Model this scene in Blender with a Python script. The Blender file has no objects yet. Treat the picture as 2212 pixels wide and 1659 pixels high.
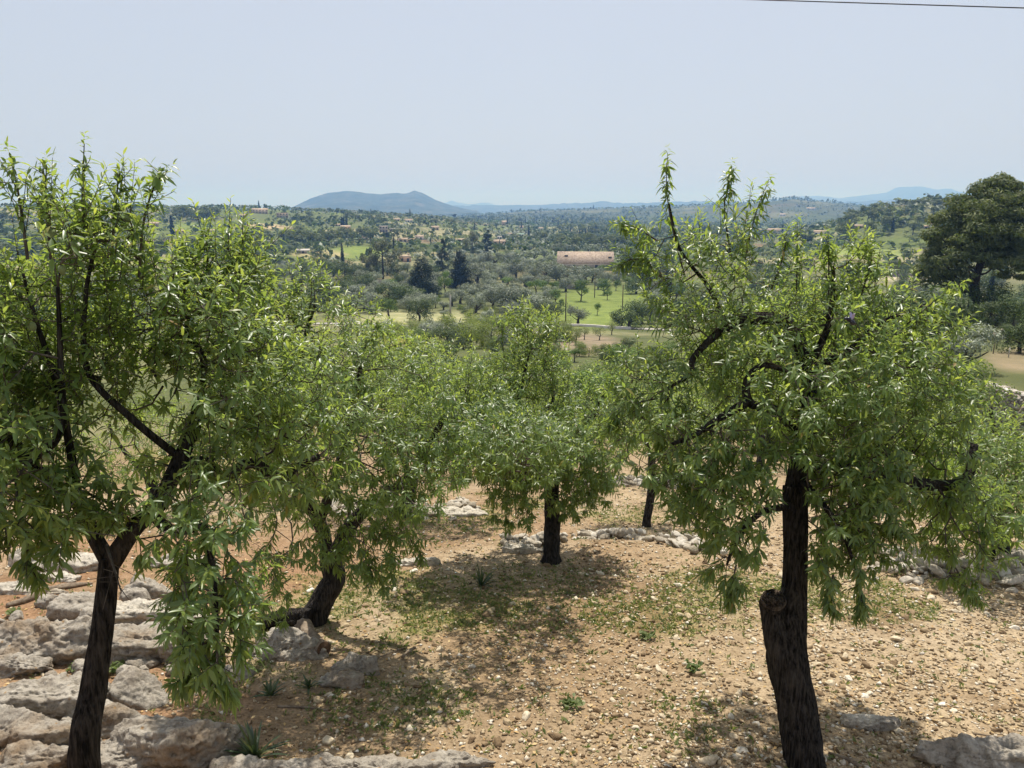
import bpy, math, random
import numpy as np
from mathutils import Vector, Matrix

SC = bpy.context.scene
COL = SC.collection

# ------------------------------------------------------------------ camera
PITCH = math.radians(12.9)
cam_d = bpy.data.cameras.new('camera')
cam_d.sensor_fit = 'HORIZONTAL'; cam_d.sensor_width = 36.0
cam_d.lens = 36.0 * 769.0 / 1024.0
cam_d.clip_start = 0.05; cam_d.clip_end = 60000
cam = bpy.data.objects.new('camera', cam_d); COL.objects.link(cam)
cam.location = (0, 0, 0)
cam.rotation_euler = (math.pi / 2 - PITCH, 0, 0)
SC.camera = cam

# ------------------------------------------------------------------ sky, sun, exposure
SUN_EL, SUN_AZ = math.radians(66), math.radians(8)      # azimuth clockwise from +Y (view direction)
world = bpy.data.worlds.new('World'); SC.world = world; world.use_nodes = True
wn = world.node_tree; wn.nodes.clear()
sky = wn.nodes.new('ShaderNodeTexSky'); sky.sky_type = 'NISHITA'; sky.sun_disc = False
sky.sun_elevation = SUN_EL; sky.sun_rotation = SUN_AZ
sky.altitude = 150; sky.air_density = 1.0; sky.dust_density = 3.0; sky.ozone_density = 1.5
veil = wn.nodes.new('ShaderNodeMix'); veil.data_type = 'RGBA'; veil.inputs[0].default_value = 0.7
bgd = wn.nodes.new('ShaderNodeBackground'); bgd.inputs['Strength'].default_value = 0.086
wo = wn.nodes.new('ShaderNodeOutputWorld')
vn = wn.nodes.new('ShaderNodeTexNoise'); vn.inputs['Scale'].default_value = 1.7; vn.inputs['Detail'].default_value = 4.0; vm = wn.nodes.new('ShaderNodeMapRange')
vm.inputs[3].default_value = 0.56; vm.inputs[4].default_value = 0.86; vc = wn.nodes.new('ShaderNodeTexCoord')
wn.links.new(vc.outputs['Generated'], vn.inputs['Vector']); wn.links.new(vn.outputs[0], vm.inputs[0]); wn.links.new(vm.outputs[0], veil.inputs[0])
wn.links.new(sky.outputs[0], veil.inputs[6]); veil.inputs[7].default_value = (6.6, 6.95, 7.75, 1)   # thin even cloud veil
wn.links.new(veil.outputs[2], bgd.inputs['Color']); wn.links.new(bgd.outputs[0], wo.inputs['Surface'])

sun_d = bpy.data.lights.new('sun', 'SUN'); sun_d.energy = 5.0; sun_d.angle = math.radians(0.6)
sun_d.color = (1.0, 0.95, 0.87)
sun = bpy.data.objects.new('sun', sun_d); COL.objects.link(sun)
sdir = Vector((math.sin(SUN_AZ) * math.cos(SUN_EL), math.cos(SUN_AZ) * math.cos(SUN_EL), math.sin(SUN_EL)))
sun.rotation_euler = sdir.to_track_quat('Z', 'Y').to_euler()

SC.view_settings.view_transform = 'Standard'; SC.view_settings.look = 'None'
SC.view_settings.exposure = 0.32; SC.view_settings.gamma = 1.0
SC.view_settings.use_curve_mapping = False
SC.render.engine = 'CYCLES'
cy = SC.cycles
cy.max_bounces = 8; cy.diffuse_bounces = 4; cy.glossy_bounces = 2; cy.transmission_bounces = 8
cy.transparent_max_bounces = 6; cy.volume_bounces = 0
cy.sample_clamp_indirect = 6.0
cy.use_denoising = True
cy.caustics_reflective = False; cy.caustics_refractive = False

# ------------------------------------------------------------------ helpers
FPX = 1661.1                                   # focal length in pixels of a 2212 x 1659 frame
CP, SP = math.cos(PITCH), math.sin(PITCH)
def ray(U, V):
    u = (U - 1106) / FPX; v = (V - 829.5) / FPX
    return np.array((u, CP - v * SP, -SP - v * CP))
def pt(U, V, depth): return ray(U, V) * depth
def project(P):
    P = np.asarray(P, float)
    d = P[..., 1] * CP - P[..., 2] * SP
    d = np.where(np.abs(d) < 1e-6, 1e-6, d)
    return 1106 + FPX * P[..., 0] / d, 829.5 + FPX * (-P[..., 1] * SP - P[..., 2] * CP) / d, d

def _hash(ix, iy, iz, seed):
    h = (ix * 374761393 + iy * 668265263 + iz * 2147483647 + seed * 1274126177) & 0xffffffff
    h = ((h ^ (h >> 13)) * 1274126177) & 0xffffffff
    h = ((h ^ (h >> 16)) * 2246822519) & 0xffffffff
    return ((h ^ (h >> 15)) & 0xffffff) / 16777215.0
def vnoise(p, seed=0):
    p = np.asarray(p, float)
    i = np.floor(p).astype(np.int64); f = p - i; f = f * f * f * (f * (f * 6 - 15) + 10)
    x, y, z = i[..., 0], i[..., 1], i[..., 2]
    fx, fy, fz = f[..., 0], f[..., 1], f[..., 2]
    r = 0
    for dx in (0, 1):
        for dy in (0, 1):
            for dz in (0, 1):
                w = (fx if dx else 1 - fx) * (fy if dy else 1 - fy) * (fz if dz else 1 - fz)
                r = r + w * _hash(x + dx, y + dy, z + dz, seed)
    return r * 2 - 1
def fbm(p, octaves=4, seed=0, gain=0.5, lac=2.03):
    p = np.asarray(p, float); a = 1.0; r = 0; n = 0
    for o in range(octaves):
        r = r + a * vnoise(p, seed + o * 17); n += a; a *= gain; p = p * lac + 3.7
    return r / n
def n2(x, y, s, octaves=3, seed=0):
    x = np.asarray(x, float); y = np.asarray(y, float)
    return fbm(np.stack([x / s, y / s, np.zeros_like(x) + 0.37], -1), octaves, seed)
def sstep(a, b, x): t = np.clip((x - a) / (b - a), 0, 1); return t * t * (3 - 2 * t)

def mesh_np(name, verts, faces, smooth=False, mats=None):
    """faces: list of (k-gon index arrays); each array shape (n,k)"""
    me = bpy.data.meshes.new(name)
    verts = np.asarray(verts, np.float32)
    me.vertices.add(len(verts)); me.vertices.foreach_set('co', verts.ravel())
    faces = [np.asarray(f, np.int32) for f in faces if len(f)]
    nl = sum(f.size for f in faces); npoly = sum(len(f) for f in faces)
    me.loops.add(nl); me.polygons.add(npoly)
    me.loops.foreach_set('vertex_index', np.concatenate([f.ravel() for f in faces]))
    tot = np.concatenate([np.full(len(f), f.shape[1], np.int32) for f in faces])
    st = np.zeros(npoly, np.int32); st[1:] = np.cumsum(tot)[:-1]
    me.polygons.foreach_set('loop_start', st)
    if smooth: me.polygons.foreach_set('use_smooth', np.ones(npoly, bool))
    if mats is not None: me.polygons.foreach_set('material_index', np.asarray(mats, np.int32))
    me.update(calc_edges=True)
    return me
def fattr(me, name, vals):
    a = me.attributes.new(name, 'FLOAT', 'POINT'); a.data.foreach_set('value', np.asarray(vals, np.float32))
def cattr(me, name, vals):
    a = me.attributes.new(name, 'FLOAT_COLOR', 'POINT')
    v = np.ones((len(vals), 4), np.float32); v[:, :3] = vals; a.data.foreach_set('color', v.ravel())

def obj(name, me, mat=None, parent=None, loc=None):
    o = bpy.data.objects.new(name, me); COL.objects.link(o)
    if mat is not None and me is not None:
        ms = mat if isinstance(mat, (list, tuple)) else [mat]
        if len(me.materials) == 0:
            for m in ms: me.materials.append(m)
    if parent is not None: o.parent = parent
    if loc is not None: o.location = loc
    return o
def tag(o, label, cat, group=None):
    o['label'] = label; o['category'] = cat
    if group: o['group'] = group
    return o
def thing(name, label, cat, loc=(0, 0, 0), group=None, rz=0):
    o = bpy.data.objects.new(name, None); COL.objects.link(o); o.location = loc; o.rotation_euler.z = rz
    o.empty_display_size = 0.2
    return tag(o, label, cat, group)
def structure(o): o['kind'] = 'structure'; return o

# ---- mesh pieces collected in one buffer
class MB:
    def __init__(s): s.v = []; s.f = {3: [], 4: []}; s.n = 0
    def add(s, v, f3=None, f4=None):
        v = np.asarray(v, float)
        if f3 is not None and len(f3): s.f[3].append(np.asarray(f3) + s.n)
        if f4 is not None and len(f4): s.f[4].append(np.asarray(f4) + s.n)
        s.v.append(v); s.n += len(v)
    def box(s, c, size, rz=0.0):
        a = np.array([(x, y, z) for x in (-.5, .5) for y in (-.5, .5) for z in (-.5, .5)]) * np.array(size)
        ca, sa = math.cos(rz), math.sin(rz)
        a = np.stack([a[:, 0] * ca - a[:, 1] * sa, a[:, 0] * sa + a[:, 1] * ca, a[:, 2]], -1) + np.array(c)
        s.add(a, None, [(0, 1, 3, 2), (4, 6, 7, 5), (0, 4, 5, 1), (2, 3, 7, 6), (0, 2, 6, 4), (1, 5, 7, 3)])
    def tube(s, P, R, sides=8, caps=True, wob=0.0, seed=0, frame=None):
        P = np.asarray(P, float); R = np.broadcast_to(np.asarray(R, float), (len(P),))
        T = np.gradient(P, axis=0); T /= np.linalg.norm(T, axis=1)[:, None] + 1e-9
        up = np.array((0.3, 1.0, 0.1)) if abs(T[0][1]) < .9 else np.array((1.0, 0, .2))
        N = np.zeros_like(P)
        n = np.cross(T[0], up); n /= np.linalg.norm(n)
        for i in range(len(P)):
            n = n - T[i] * np.dot(n, T[i]); n /= np.linalg.norm(n) + 1e-9; N[i] = n
        B = np.cross(T, N)
        th = np.linspace(0, 2 * math.pi, sides, endpoint=False)
        rr = R[:, None] * np.ones((1, sides))
        if wob > 0:
            L = np.concatenate([[0], np.cumsum(np.linalg.norm(np.diff(P, axis=0), axis=1))])
            q = np.stack([np.cos(th)[None, :] * 2.2 + 0 * L[:, None], np.sin(th)[None, :] * 2.2 + 0 * L[:, None], (L[:, None] / (R.mean() * 6)) + 0 * th[None]], -1)
            rr = rr * (1 + wob * fbm(q, 3, seed))
        V = P[:, None] + rr[..., None] * (np.cos(th)[None, :, None] * N[:, None] + np.sin(th)[None, :, None] * B[:, None])
        m = len(P); idx = np.arange(m * sides).reshape(m, sides); nx = np.roll(idx, -1, 1)
        q = np.stack([idx[:-1], nx[:-1], nx[1:], idx[1:]], -1).reshape(-1, 4)
        v = V.reshape(-1, 3); f3 = []
        if caps:
            v = np.concatenate([v, P[:1], P[-1:]])
            a, b = m * sides, m * sides + 1
            f3 = [(a, nx[0, k], idx[0, k]) for k in range(sides)] + [(b, idx[-1, k], nx[-1, k]) for k in range(sides)]
        s.add(v, f3, q)
    def mesh(s, name, smooth=False):
        return mesh_np(name, np.concatenate(s.v), [np.concatenate(s.f[k]) for k in (3, 4) if s.f[k]], smooth)
def catmull(P, n):
    P = np.asarray(P, float); Q = np.concatenate([[2 * P[0] - P[1]], P, [2 * P[-1] - P[-2]]])
    t = np.linspace(0, len(P) - 1 - 1e-6, n); i = t.astype(int); f = (t - i)[:, None]
    a, b, c, d = Q[i], Q[i + 1], Q[i + 2], Q[i + 3]
    return .5 * (2 * b + (c - a) * f + (2 * a - 5 * b + 4 * c - d) * f ** 2 + (3 * b - a - 3 * c + d) * f ** 3)

# ---- materials
class NT:
    def __init__(s, name):
        s.m = bpy.data.materials.new(name); s.m.use_nodes = True
        s.t = s.m.node_tree; s.t.nodes.clear()
        s.out = s.t.nodes.new('ShaderNodeOutputMaterial')
    def n(s, ty, **kw):
        nd = s.t.nodes.new(ty)
        for k, v in kw.items():
            if k.startswith('i_'):
                key = k[2:]; key = int(key) if key.isdigit() else key.replace('_', ' ')
                if hasattr(v, 'is_output') or hasattr(v, 'links'): s.t.links.new(v, nd.inputs[key])
                else: nd.inputs[key].default_value = v
            else: setattr(nd, k, v)
        return nd
    def l(s, a, b): s.t.links.new(a, b)
    def coords(s, kind='Object'): return s.n('ShaderNodeTexCoord').outputs[kind]
    def pos(s): return s.n('ShaderNodeNewGeometry').outputs['Position']
    def noise(s, vec, scale, detail=4, rough=.55, out='Fac'):
        nd = s.n('ShaderNodeTexNoise', i_Scale=scale, i_Detail=detail, i_Roughness=rough); s.l(vec, nd.inputs['Vector']); return nd.outputs[0 if out == 'Fac' else 1]
    def ramp(s, fac, stops):
        nd = s.n('ShaderNodeValToRGB'); s.l(fac, nd.inputs[0]); e = nd.color_ramp.elements
        while len(e) < len(stops): e.new(0.5)
        for i, (p, c) in enumerate(stops):
            e[i].position = p; e[i].color = (*c, 1) if len(c) == 3 else c
        return nd.outputs[0]
    def mix(s, fac, a, b, blend='MIX'):
        nd = s.n('ShaderNodeMix', data_type='RGBA', blend_type=blend)
        for k, v in ((0, fac), (6, a), (7, b)):
            if hasattr(v, 'links'): s.l(v, nd.inputs[k])
            elif k == 0: nd.inputs[0].default_value = v
            else: nd.inputs[k].default_value = (*v, 1) if len(v) == 3 else v
        return nd.outputs[2]
    def math(s, op, a, b=0.0):
        nd = s.n('ShaderNodeMath', operation=op)
        for k, v in ((0, a), (1, b)):
            if hasattr(v, 'links'): s.l(v, nd.inputs[k])
            else: nd.inputs[k].default_value = v
        return nd.outputs[0]
    def bump(s, h, strength=.5, dist=.02):
        nd = s.n('ShaderNodeBump', i_Strength=strength, i_Distance=dist); s.l(h, nd.inputs['Height']); return nd.outputs[0]
    def bsdf(s, col, rough=.8, normal=None, spec=.3, **kw):
        nd = s.n('ShaderNodeBsdfPrincipled')
        for k, v in (('Base Color', col), ('Roughness', rough), ('Specular IOR Level', spec)):
            if hasattr(v, 'links'): s.l(v, nd.inputs[k])
            else: nd.inputs[k].default_value = ((*v, 1) if isinstance(v, tuple) and len(v) == 3 else v)
        if normal is not None: s.l(normal, nd.inputs['Normal'])
        for k, v in kw.items(): nd.inputs[k].default_value = v
        return nd.outputs[0]
    def done(s, sh): s.l(sh, s.out.inputs['Surface']); return s.m
    def island(s): return s.n('ShaderNodeNewGeometry').outputs['Random Per Island']
    def orand(s): return s.n('ShaderNodeObjectInfo').outputs['Random']
    def attr(s, name, col=False): return s.n('ShaderNodeAttribute', attribute_name=name).outputs['Color' if col else 'Fac']

def hsv_mul(t, col, fac_sock, lo, hi):
    mr = t.n('ShaderNodeMapRange', i_3=lo, i_4=hi); t.l(fac_sock, mr.inputs[0])
    return t.mix(1.0, col, t.n('ShaderNodeCombineColor', i_0=mr.outputs[0], i_1=mr.outputs[0], i_2=mr.outputs[0]).outputs[0], 'MULTIPLY')
# ------------------------------------------------------------------ terrain heights (camera eye at z = 0)
_S = [-200, 0.55, 0.75, 1.3, 10.75, 11.25, 14, 17.2, 17.8, 30, 45, 70, 105, 140, 200, 300, 600, 1000, 2000, 4000, 30000]
_D = [1.55, 1.6, 2.9, 3.49, 4.84, 5.25, 5.75, 6.3, 6.75, 9.0, 11.5, 14.2, 18, 21.5, 24, 25.5, 27, 28, 30, 34, 60]
def HT(x, y):
    x = np.asarray(x, float); y = np.asarray(y, float)
    r = np.hypot(x, y); az = np.degrees(np.arctan2(x, y))
    k = sstep(15, 60, r)
    s = np.where(y < 0, y, y * (1 - k) + r * k)
    s = s + .35 * n2(x, y, 3.0, 2, 5) * sstep(6, 10, s) * (1 - sstep(20, 60, r))
    D = np.interp(s, _S, _D)
    # right-hand terrace held by the dry stone wall
    wl = 45.5 - 1.1 * (az - 31.5)
    pl = 8.75 + (r - 45) * .04
    m = sstep(27.5, 29.5, az) * sstep(-.25, .25, r - wl) * (1 - sstep(90, 170, r))
    D = D + (pl - D) * m
    z = -D
    # hills
    fr = ((np.abs(az) < 100)).astype(float)
    bl = np.interp(az, [-95, -60, -22, -18, -12, -6, -2, 2], [0, 30, 27.5, 27, 21, 14.5, 6, 0])
    z = z + bl * sstep(340, 1000, r) * (1 - sstep(1100, 1800, r))
    br = np.interp(az, [18, 22, 25, 28, 40, 95], [0, 12, 27, 32, 34, 0])
    z = z + br * sstep(360, 660, r) * (1 - sstep(700, 1200, r))
    bm = np.interp(az, [-4, 1, 8, 13, 17.5, 19.5, 22, 24.5, 30, 60], [4, 20, 30, 38, 45, 56, 46, 36, 32, 0])
    z = z + bm * sstep(1500, 2500, r) * (1 - sstep(2600, 3800, r)) * fr
    # small undulation
    z = z + .045 * n2(x, y, .9, 3, 11) * sstep(1.2, 2.0, y) * (1 - sstep(30, 80, r))
    z = z + .9 * n2(x, y, 45, 3, 12) * sstep(60, 160, r) + 2.0 * n2(x, y, 260, 3, 13) * sstep(300, 700, r)
    return z
def H1(x, y): return float(HT(np.array([x]), np.array([y]))[0])
_T = np.concatenate([np.linspace(1.5, 30, 400), np.geomspace(30.1, 3500, 900)])
def ground(U, V):
    d = ray(U, V); P = d[None] * _T[:, None]
    below = np.nonzero(P[:, 2] <= HT(P[:, 0], P[:, 1]))[0]
    if len(below) == 0: t = _T[-1]
    else:
        i = below[0]; a = _T[max(i - 1, 0)]; b = _T[i]
        for _ in range(14):
            m = .5 * (a + b); q = d * m
            if q[2] <= H1(q[0], q[1]): b = m
            else: a = m
        t = b
    p = d * t; p[2] = H1(p[0], p[1]); return p

# fields of the valley (cells of random size, own colour each)
_rs = np.random.RandomState(4)
_fc = np.stack([np.tan(_rs.uniform(-.75, .75, 420)), np.exp(_rs.uniform(math.log(170), math.log(3800), 420))], -1)
_fc = np.stack([np.sin(np.arctan(_fc[:, 0])) * _fc[:, 1], np.cos(np.arctan(_fc[:, 0])) * _fc[:, 1]], -1)
_fk = _rs.rand(420); _fv = _rs.rand(420)
def field(x, y):
    x = np.asarray(x, float).ravel(); y = np.asarray(y, float).ravel(); out = np.zeros(len(x), int)
    r = np.hypot(_fc[:, 0], _fc[:, 1])
    for a in range(0, len(x), 20000):
        dx = x[a:a + 20000, None] - _fc[None, :, 0]; dy = y[a:a + 20000, None] - _fc[None, :, 1]
        out[a:a + 20000] = np.argmin((dx * dx + dy * dy) / (r[None] ** 1.1), 1)
    return out
C_SOIL = np.array((.28, .208, .135)); C_GRASS = np.array((.11, .135, .05)); C_DRY = np.array((.28, .25, .15))
C_OLV = np.array((.15, .15, .08)); C_RED = np.array((.21, .145, .09)); C_MEAD = np.array((.12, .15, .042))
def blob(U, V, cu, cv, ru, rv, e=.35):
    return 1 - sstep(1 - e, 1 + e, np.hypot((U - cu) / ru, (V - cv) / rv))
def grass_mask(x, y):
    return sstep(.12, .42, n2(x, y, 2.1, 4, 21) + .25 * n2(x, y, .35, 2, 22))
def ground_colour(x, y, z):
    U, V, d = project(np.stack([x, y, z], -1)); r = np.hypot(x, y)
    c = np.tile(C_SOIL, (len(x), 1))
    def over(col, m): c[:] = c * (1 - m[:, None]) + np.asarray(col) * m[:, None]
    over((.30, .205, .13), sstep(-.1, .5, n2(x, y, 3.5, 3, 31)) * .55 * (1 - sstep(25, 60, r)))
    over((.27, .155, .09), sstep(1.2, 3.0, -x) * (.4 + .6 * sstep(-.2, .3, n2(x, y, 1.2, 3, 35))) * (1 - sstep(9, 14, y)) * .7)
    over((.42, .34, .235), sstep(.5, 3.0, x + .6 * n2(x, y, 1.5, 3, 33)) * .6 * (1 - sstep(14, 30, r)))
    over((.42, .35, .255), sstep(.05, .4, n2(x, y, 2.4, 3, 36)) * .6 * (1 - sstep(14, 30, r)))
    over((.20, .19, .065), grass_mask(x, y) * .62 * (1 - sstep(25, 60, r)))
    gr = sstep(24, 40, r)
    over(np.array((.095, .105, .045)), gr); over(C_DRY, gr * sstep(.0, .5, n2(x, y, 18, 3, 41)) * .6)  # darkened green base paints in the shade between the valley trees
    fi = field(x, y); fk = _fk[fi]
    far = sstep(170, 240, r)
    for lo, hi, col in ((0, .25, C_GRASS), (.25, .45, C_OLV), (.45, .62, C_MEAD), (.62, .78, C_DRY), (.78, .86, C_RED), (.86, 1.01, (.12, .14, .05))):
        m = ((fk >= lo) & (fk < hi)).astype(float) * far; over(np.array(col), m * (.8 - .45 * (1 - sstep(320, 420, r))))  # nearer fields held back so the painted tree shade shows through
    over((.20, .135, .08), sstep(.1, .5, n2(x, y, 1.3, 4, 37)) * .6 * (1 - sstep(14, 30, r)))
    over((.055, .07, .035), sstep(1150, 1500, r) * (.65 + .35 * sstep(-.1, .2, n2(x, y, 120, 3, 45))))
    inv = (y > 20).astype(float)
    # particular fields of the photograph
    for cu, cv, ru, rv, col in ((1290, 665, 120, 46, (.165, .205, .055)), (900, 690, 130, 20, (.30, .29, .16)), (770, 545, 70, 14, (.16, .2, .05)),
                                (690, 550, 60, 10, (.33, .28, .15)), (1262, 744, 80, 22, (.22, .175, .125)), (2200, 775, 80, 26, (.21, .17, .11)),
                                (1850, 545, 120, 9, (.22, .26, .08)), (1900, 578, 70, 8, (.22, .25, .07)), (700, 620, 100, 8, (.36, .34, .17)),
                                (830, 733, 60, 18, (.25, .22, .06)), (560, 490, 60, 6, (.42, .32, .2)), (420, 490, 40, 8, (.16, .2, .05)), (1560, 505, 60, 4, (.3, .27, .15)),
                                (1240, 500, 40, 4, (.33, .28, .15)), (980, 525, 40, 5, (.25, .25, .09)), (2150, 850, 60, 16, (.5, .42, .32)), (1960, 600, 60, 8, (.42, .36, .27))):
        over(np.array(col), blob(U + 34 * n2(x, y, 9, 4, 7), V + 9 * n2(x, y, 9, 4, 8) * np.clip(rv / 20, .3, 1), cu, cv, ru, rv, .3) * inv)
    v = 1 + .22 * n2(x, y, 25, 4, 43) * sstep(30, 60, r)
    return np.clip(c * v[:, None], .01, .9)

def build_ground():
    azf = np.radians(np.arange(-42, 42.01, .28))
    azc = np.radians(np.concatenate([np.arange(45, 180, 6), np.arange(-180, -42, 6)]))
    az = np.sort(np.concatenate([azf, azc]))
    rr = np.concatenate([[.15, .4], np.arange(.6, 20, .11), np.geomspace(20.2, 15000, 250)])
    A, R = np.meshgrid(az, rr)
    x = (R * np.sin(A)).ravel(); y = (R * np.cos(A)).ravel(); z = HT(x, y)
    na, nr = len(az), len(rr)
    i = np.arange(na * nr).reshape(nr, na); j = np.roll(i, -1, 1)
    f = np.stack([i[:-1], i[1:], j[1:], j[:-1]], -1).reshape(-1, 4)[:, ::-1]
    v = np.stack([x, y, z], -1); v = np.concatenate([v, [[0, 0, z[0]]]])
    cap = np.stack([i[0], j[0], np.full(na, na * nr)], -1)
    me = mesh_np('ground', v, [cap, f], True)
    cattr(me, 'gcol', ground_colour(v[:, 0], v[:, 1], v[:, 2]))
    t = NT('ground_soil'); p = t.pos(); base = t.attr('gcol', True)
    n1 = t.noise(p, 38, 6, .7); n2_ = t.noise(p, 7, 5, .6); n3 = t.noise(p, .35, 6, .65)
    nr_ = t.n('ShaderNodeVectorMath', operation='LENGTH'); t.l(p, nr_.inputs[0]); dist = nr_.outputs['Value']
    near = t.n('ShaderNodeMapRange', i_1=18.0, i_2=60.0, i_3=1.0, i_4=0.0); t.l(dist, near.inputs[0])
    c1 = t.mix(1.0, base, t.ramp(n1, [(.3, (.38, .34, .30)), (.47, (.95, .93, .9)), (.62, (1.15, 1.14, 1.1)), (.78, (1.5, 1.5, 1.42))]), 'MULTIPLY')
    c1 = t.mix(1.0, c1, t.ramp(n2_, [(.3, (.72, .68, .62)), (.6, (1.08, 1.06, 1.03))]), 'MULTIPLY')
    c2 = t.mix(1.0, base, t.ramp(n3, [(.3, (.65, .72, .6)), (.7, (1.25, 1.2, 1.15))]), 'MULTIPLY')
    c = t.mix(near.outputs[0], c2, c1)
    h = t.math('ADD', t.math('MULTIPLY', n1, .5), n2_)
    t.done(t.bsdf(c, .95, t.bump(h, .8, .04), .1))
    return structure(obj('ground', me, t.m))
build_ground()

# ------------------------------------------------------------------ far hills
def mountain(name, sky_pts, r0, depth_f, depth_b, base_z, rough, mat, seed, nr=70):
    sp = np.array(sky_pts, float)
    d = np.stack([ray(u, v) for u, v in sp]); az = np.arctan2(d[:, 0], d[:, 1]); el = d[:, 2] / np.hypot(d[:, 0], d[:, 1])
    A = np.linspace(az[0], az[-1], max(60, int((az[-1] - az[0]) / math.radians(.05 if r0 < 5000 else .12))))
    crest = np.interp(A, az, el * r0) - base_z
    w = np.ones(len(A)); e = max(2, len(A) // 40); w[:e] = np.linspace(0, 1, e); w[-e:] = np.linspace(1, 0, e)
    crest = np.maximum(crest * w * 1.06, 2)
    R = np.concatenate([np.linspace(-depth_f, 0, nr, endpoint=False), np.linspace(0, depth_b, nr // 2)])
    AA, RR = np.meshgrid(A, R)
    t = np.where(RR < 0, 1 + RR / depth_f, 1 - RR / depth_b)
    x = (r0 + RR) * np.sin(AA); y = (r0 + RR) * np.cos(AA)
    spur = fbm(np.stack([x / (depth_f * .35), y / (depth_f * .35), 0 * x], -1), 5, seed)
    prof = np.clip(t + .30 * spur * (1 - t) * t * 4, 0, 1) ** 1.25
    z = base_z + crest[None] * prof + rough * fbm(np.stack([x / 60, y / 60, 0 * x], -1), 4, seed + 3) * sstep(0, .2, t)
    z = np.where(t <= 0.001, base_z - 30, z)
    i = np.arange(x.size).reshape(x.shape)
    f = np.stack([i[:-1, :-1], i[:-1, 1:], i[1:, 1:], i[1:, :-1]], -1).reshape(-1, 4)
    me = mesh_np(name, np.stack([x, y, z], -1).reshape(-1, 3), [f], True)
    return structure(obj(name, me, mat))
tf = NT('far_forest'); p = tf.pos()
fo = tf.ramp(tf.noise(p, .012, 8, .7), [(.30, (.028, .042, .02)), (.52, (.055, .07, .032)), (.66, (.12, .115, .07)), (.76, (.2, .18, .12))])
M_FOREST = tf.done(tf.bsdf(fo, 1.0, None, .05))
mountain('wooded_mountain', [(600, 458), (620, 452), (650, 440), (690, 425), (720, 418.5), (750, 415), (775, 418), (800, 421), (822, 423.5), (845, 421), (880, 418), (896, 414.5), (912, 420), (935, 431), (960, 441), (985, 448), (1010, 453), (1040, 458)], 4500, 1300, 900, -34, 9, M_FOREST, 3)
mountain('distant_ridge', [(900, 452), (960, 446), (1040, 444), (1100, 444), (1150, 443.5), (1250, 440), (1300, 437), (1340, 440), (1400, 439), (1460, 437), (1520, 436), (1600, 439), (1700, 441), (1820, 437), (1900, 434), (2000, 432), (2100, 434), (2250, 436)], 7500, 1500, 800, -45, 12, M_FOREST, 5, 40)
mountain('pale_peaks', [(930, 449), (955, 442), (967, 437), (976, 434.5), (986, 438), (1000, 440), (1020, 442), (1040, 438.5), (1056, 439), (1070, 443), (1100, 449)], 13000, 1200, 800, -50, 8, M_FOREST, 7, 30)
mountain('table_mountain', [(1650, 436), (1710, 427.5), (1751, 425), (1789, 427), (1812, 430), (1862, 424.5), (1900, 421), (1917, 418.5), (1926, 413), (1934, 408.5), (1955, 407), (1979, 405.5), (2005, 408.5), (2018, 412), (2036, 410.5), (2055, 410.5), (2071, 416), (2110, 422), (2170, 428), (2280, 438)], 11500, 2500, 1200, -50, 10, M_FOREST, 9, 40)
# ------------------------------------------------------------------ foreground materials
def bark_mat(name, dark, light, scale=9.0, bs=.9, bd=.02):
    t = NT(name); c = t.coords('Object'); mp = t.n('ShaderNodeMapping'); mp.inputs['Scale'].default_value = (1, 1, .07)
    t.l(c, mp.inputs[0]); v = mp.outputs[0]
    a = t.noise(v, scale * 6, 6, .65); b = t.noise(c, scale * .8, 4, .6); w = t.n('ShaderNodeTexVoronoi', feature='DISTANCE_TO_EDGE', i_Scale=scale * 5); t.l(v, w.inputs['Vector'])
    col = t.mix(t.ramp(b, [(.5, (0, 0, 0)), (.8, (.6, .6, .6))]), t.ramp(a, [(.4, dark), (.62, light)]), tuple(x * 1.7 for x in light))
    h = t.math('ADD', a, t.math('MULTIPLY', t.math('MINIMUM', w.outputs[0], .25), 2.0))
    return t.done(t.bsdf(col, .9, t.bump(h, bs, bd), .15))
M_BARK = bark_mat('almond_bark', (.005, .0045, .004), (.058, .050, .043))
def twig_mat():
    t = NT('twig_bark'); c = t.pos()
    return t.done(t.bsdf(t.ramp(t.noise(c, 9, 4), [(.35, (.035, .027, .021)), (.65, (.13, .11, .09))]), .8, None, .2))
M_TWIG = twig_mat()
def leaf_mat(name, dark, mid, lite, young, trans, tfac=.42, rough=.36):
    t = NT(name); r = t.math('FRACT', t.math('ADD', t.island(), t.orand()))
    base = t.ramp(r, [(0, dark), (.5, mid), (.98, lite), (.99, (lite[0] * 2.2, lite[1] * 1.3, lite[2])), (1, (.26, .15, .06))])
    yv = t.attr('young'); base = t.mix(yv, base, young)
    tb = t.mix(t.math('MULTIPLY', yv, .8), t.mix(.35, trans, base), (trans[0] * 1.35, trans[1] * 1.12, trans[2] * 1.0))
    p = t.bsdf(base, rough, None, .55)
    tr = t.n('ShaderNodeBsdfTranslucent'); t.l(tb, tr.inputs[0])
    mx = t.n('ShaderNodeMixShader', i_0=tfac); t.l(p, mx.inputs[1]); t.l(tr.outputs[0], mx.inputs[2])
    return t.done(mx.outputs[0])
M_LEAF = leaf_mat('almond_leaf', (.055, .10, .032), (.092, .155, .05), (.14, .215, .075), (.26, .32, .075), (.52, .68, .10), .45, .36)
def almond_mat():
    t = NT('green_almond_husk'); c = t.coords('Object')
    col = t.ramp(t.noise(c, 60, 3), [(.3, (.13, .17, .07)), (.7, (.21, .25, .115))])
    return t.done(t.bsdf(col, .95, None, .1, **{'Sheen Weight': .25, 'Sheen Roughness': .5}))
M_ALMOND = almond_mat()
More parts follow.
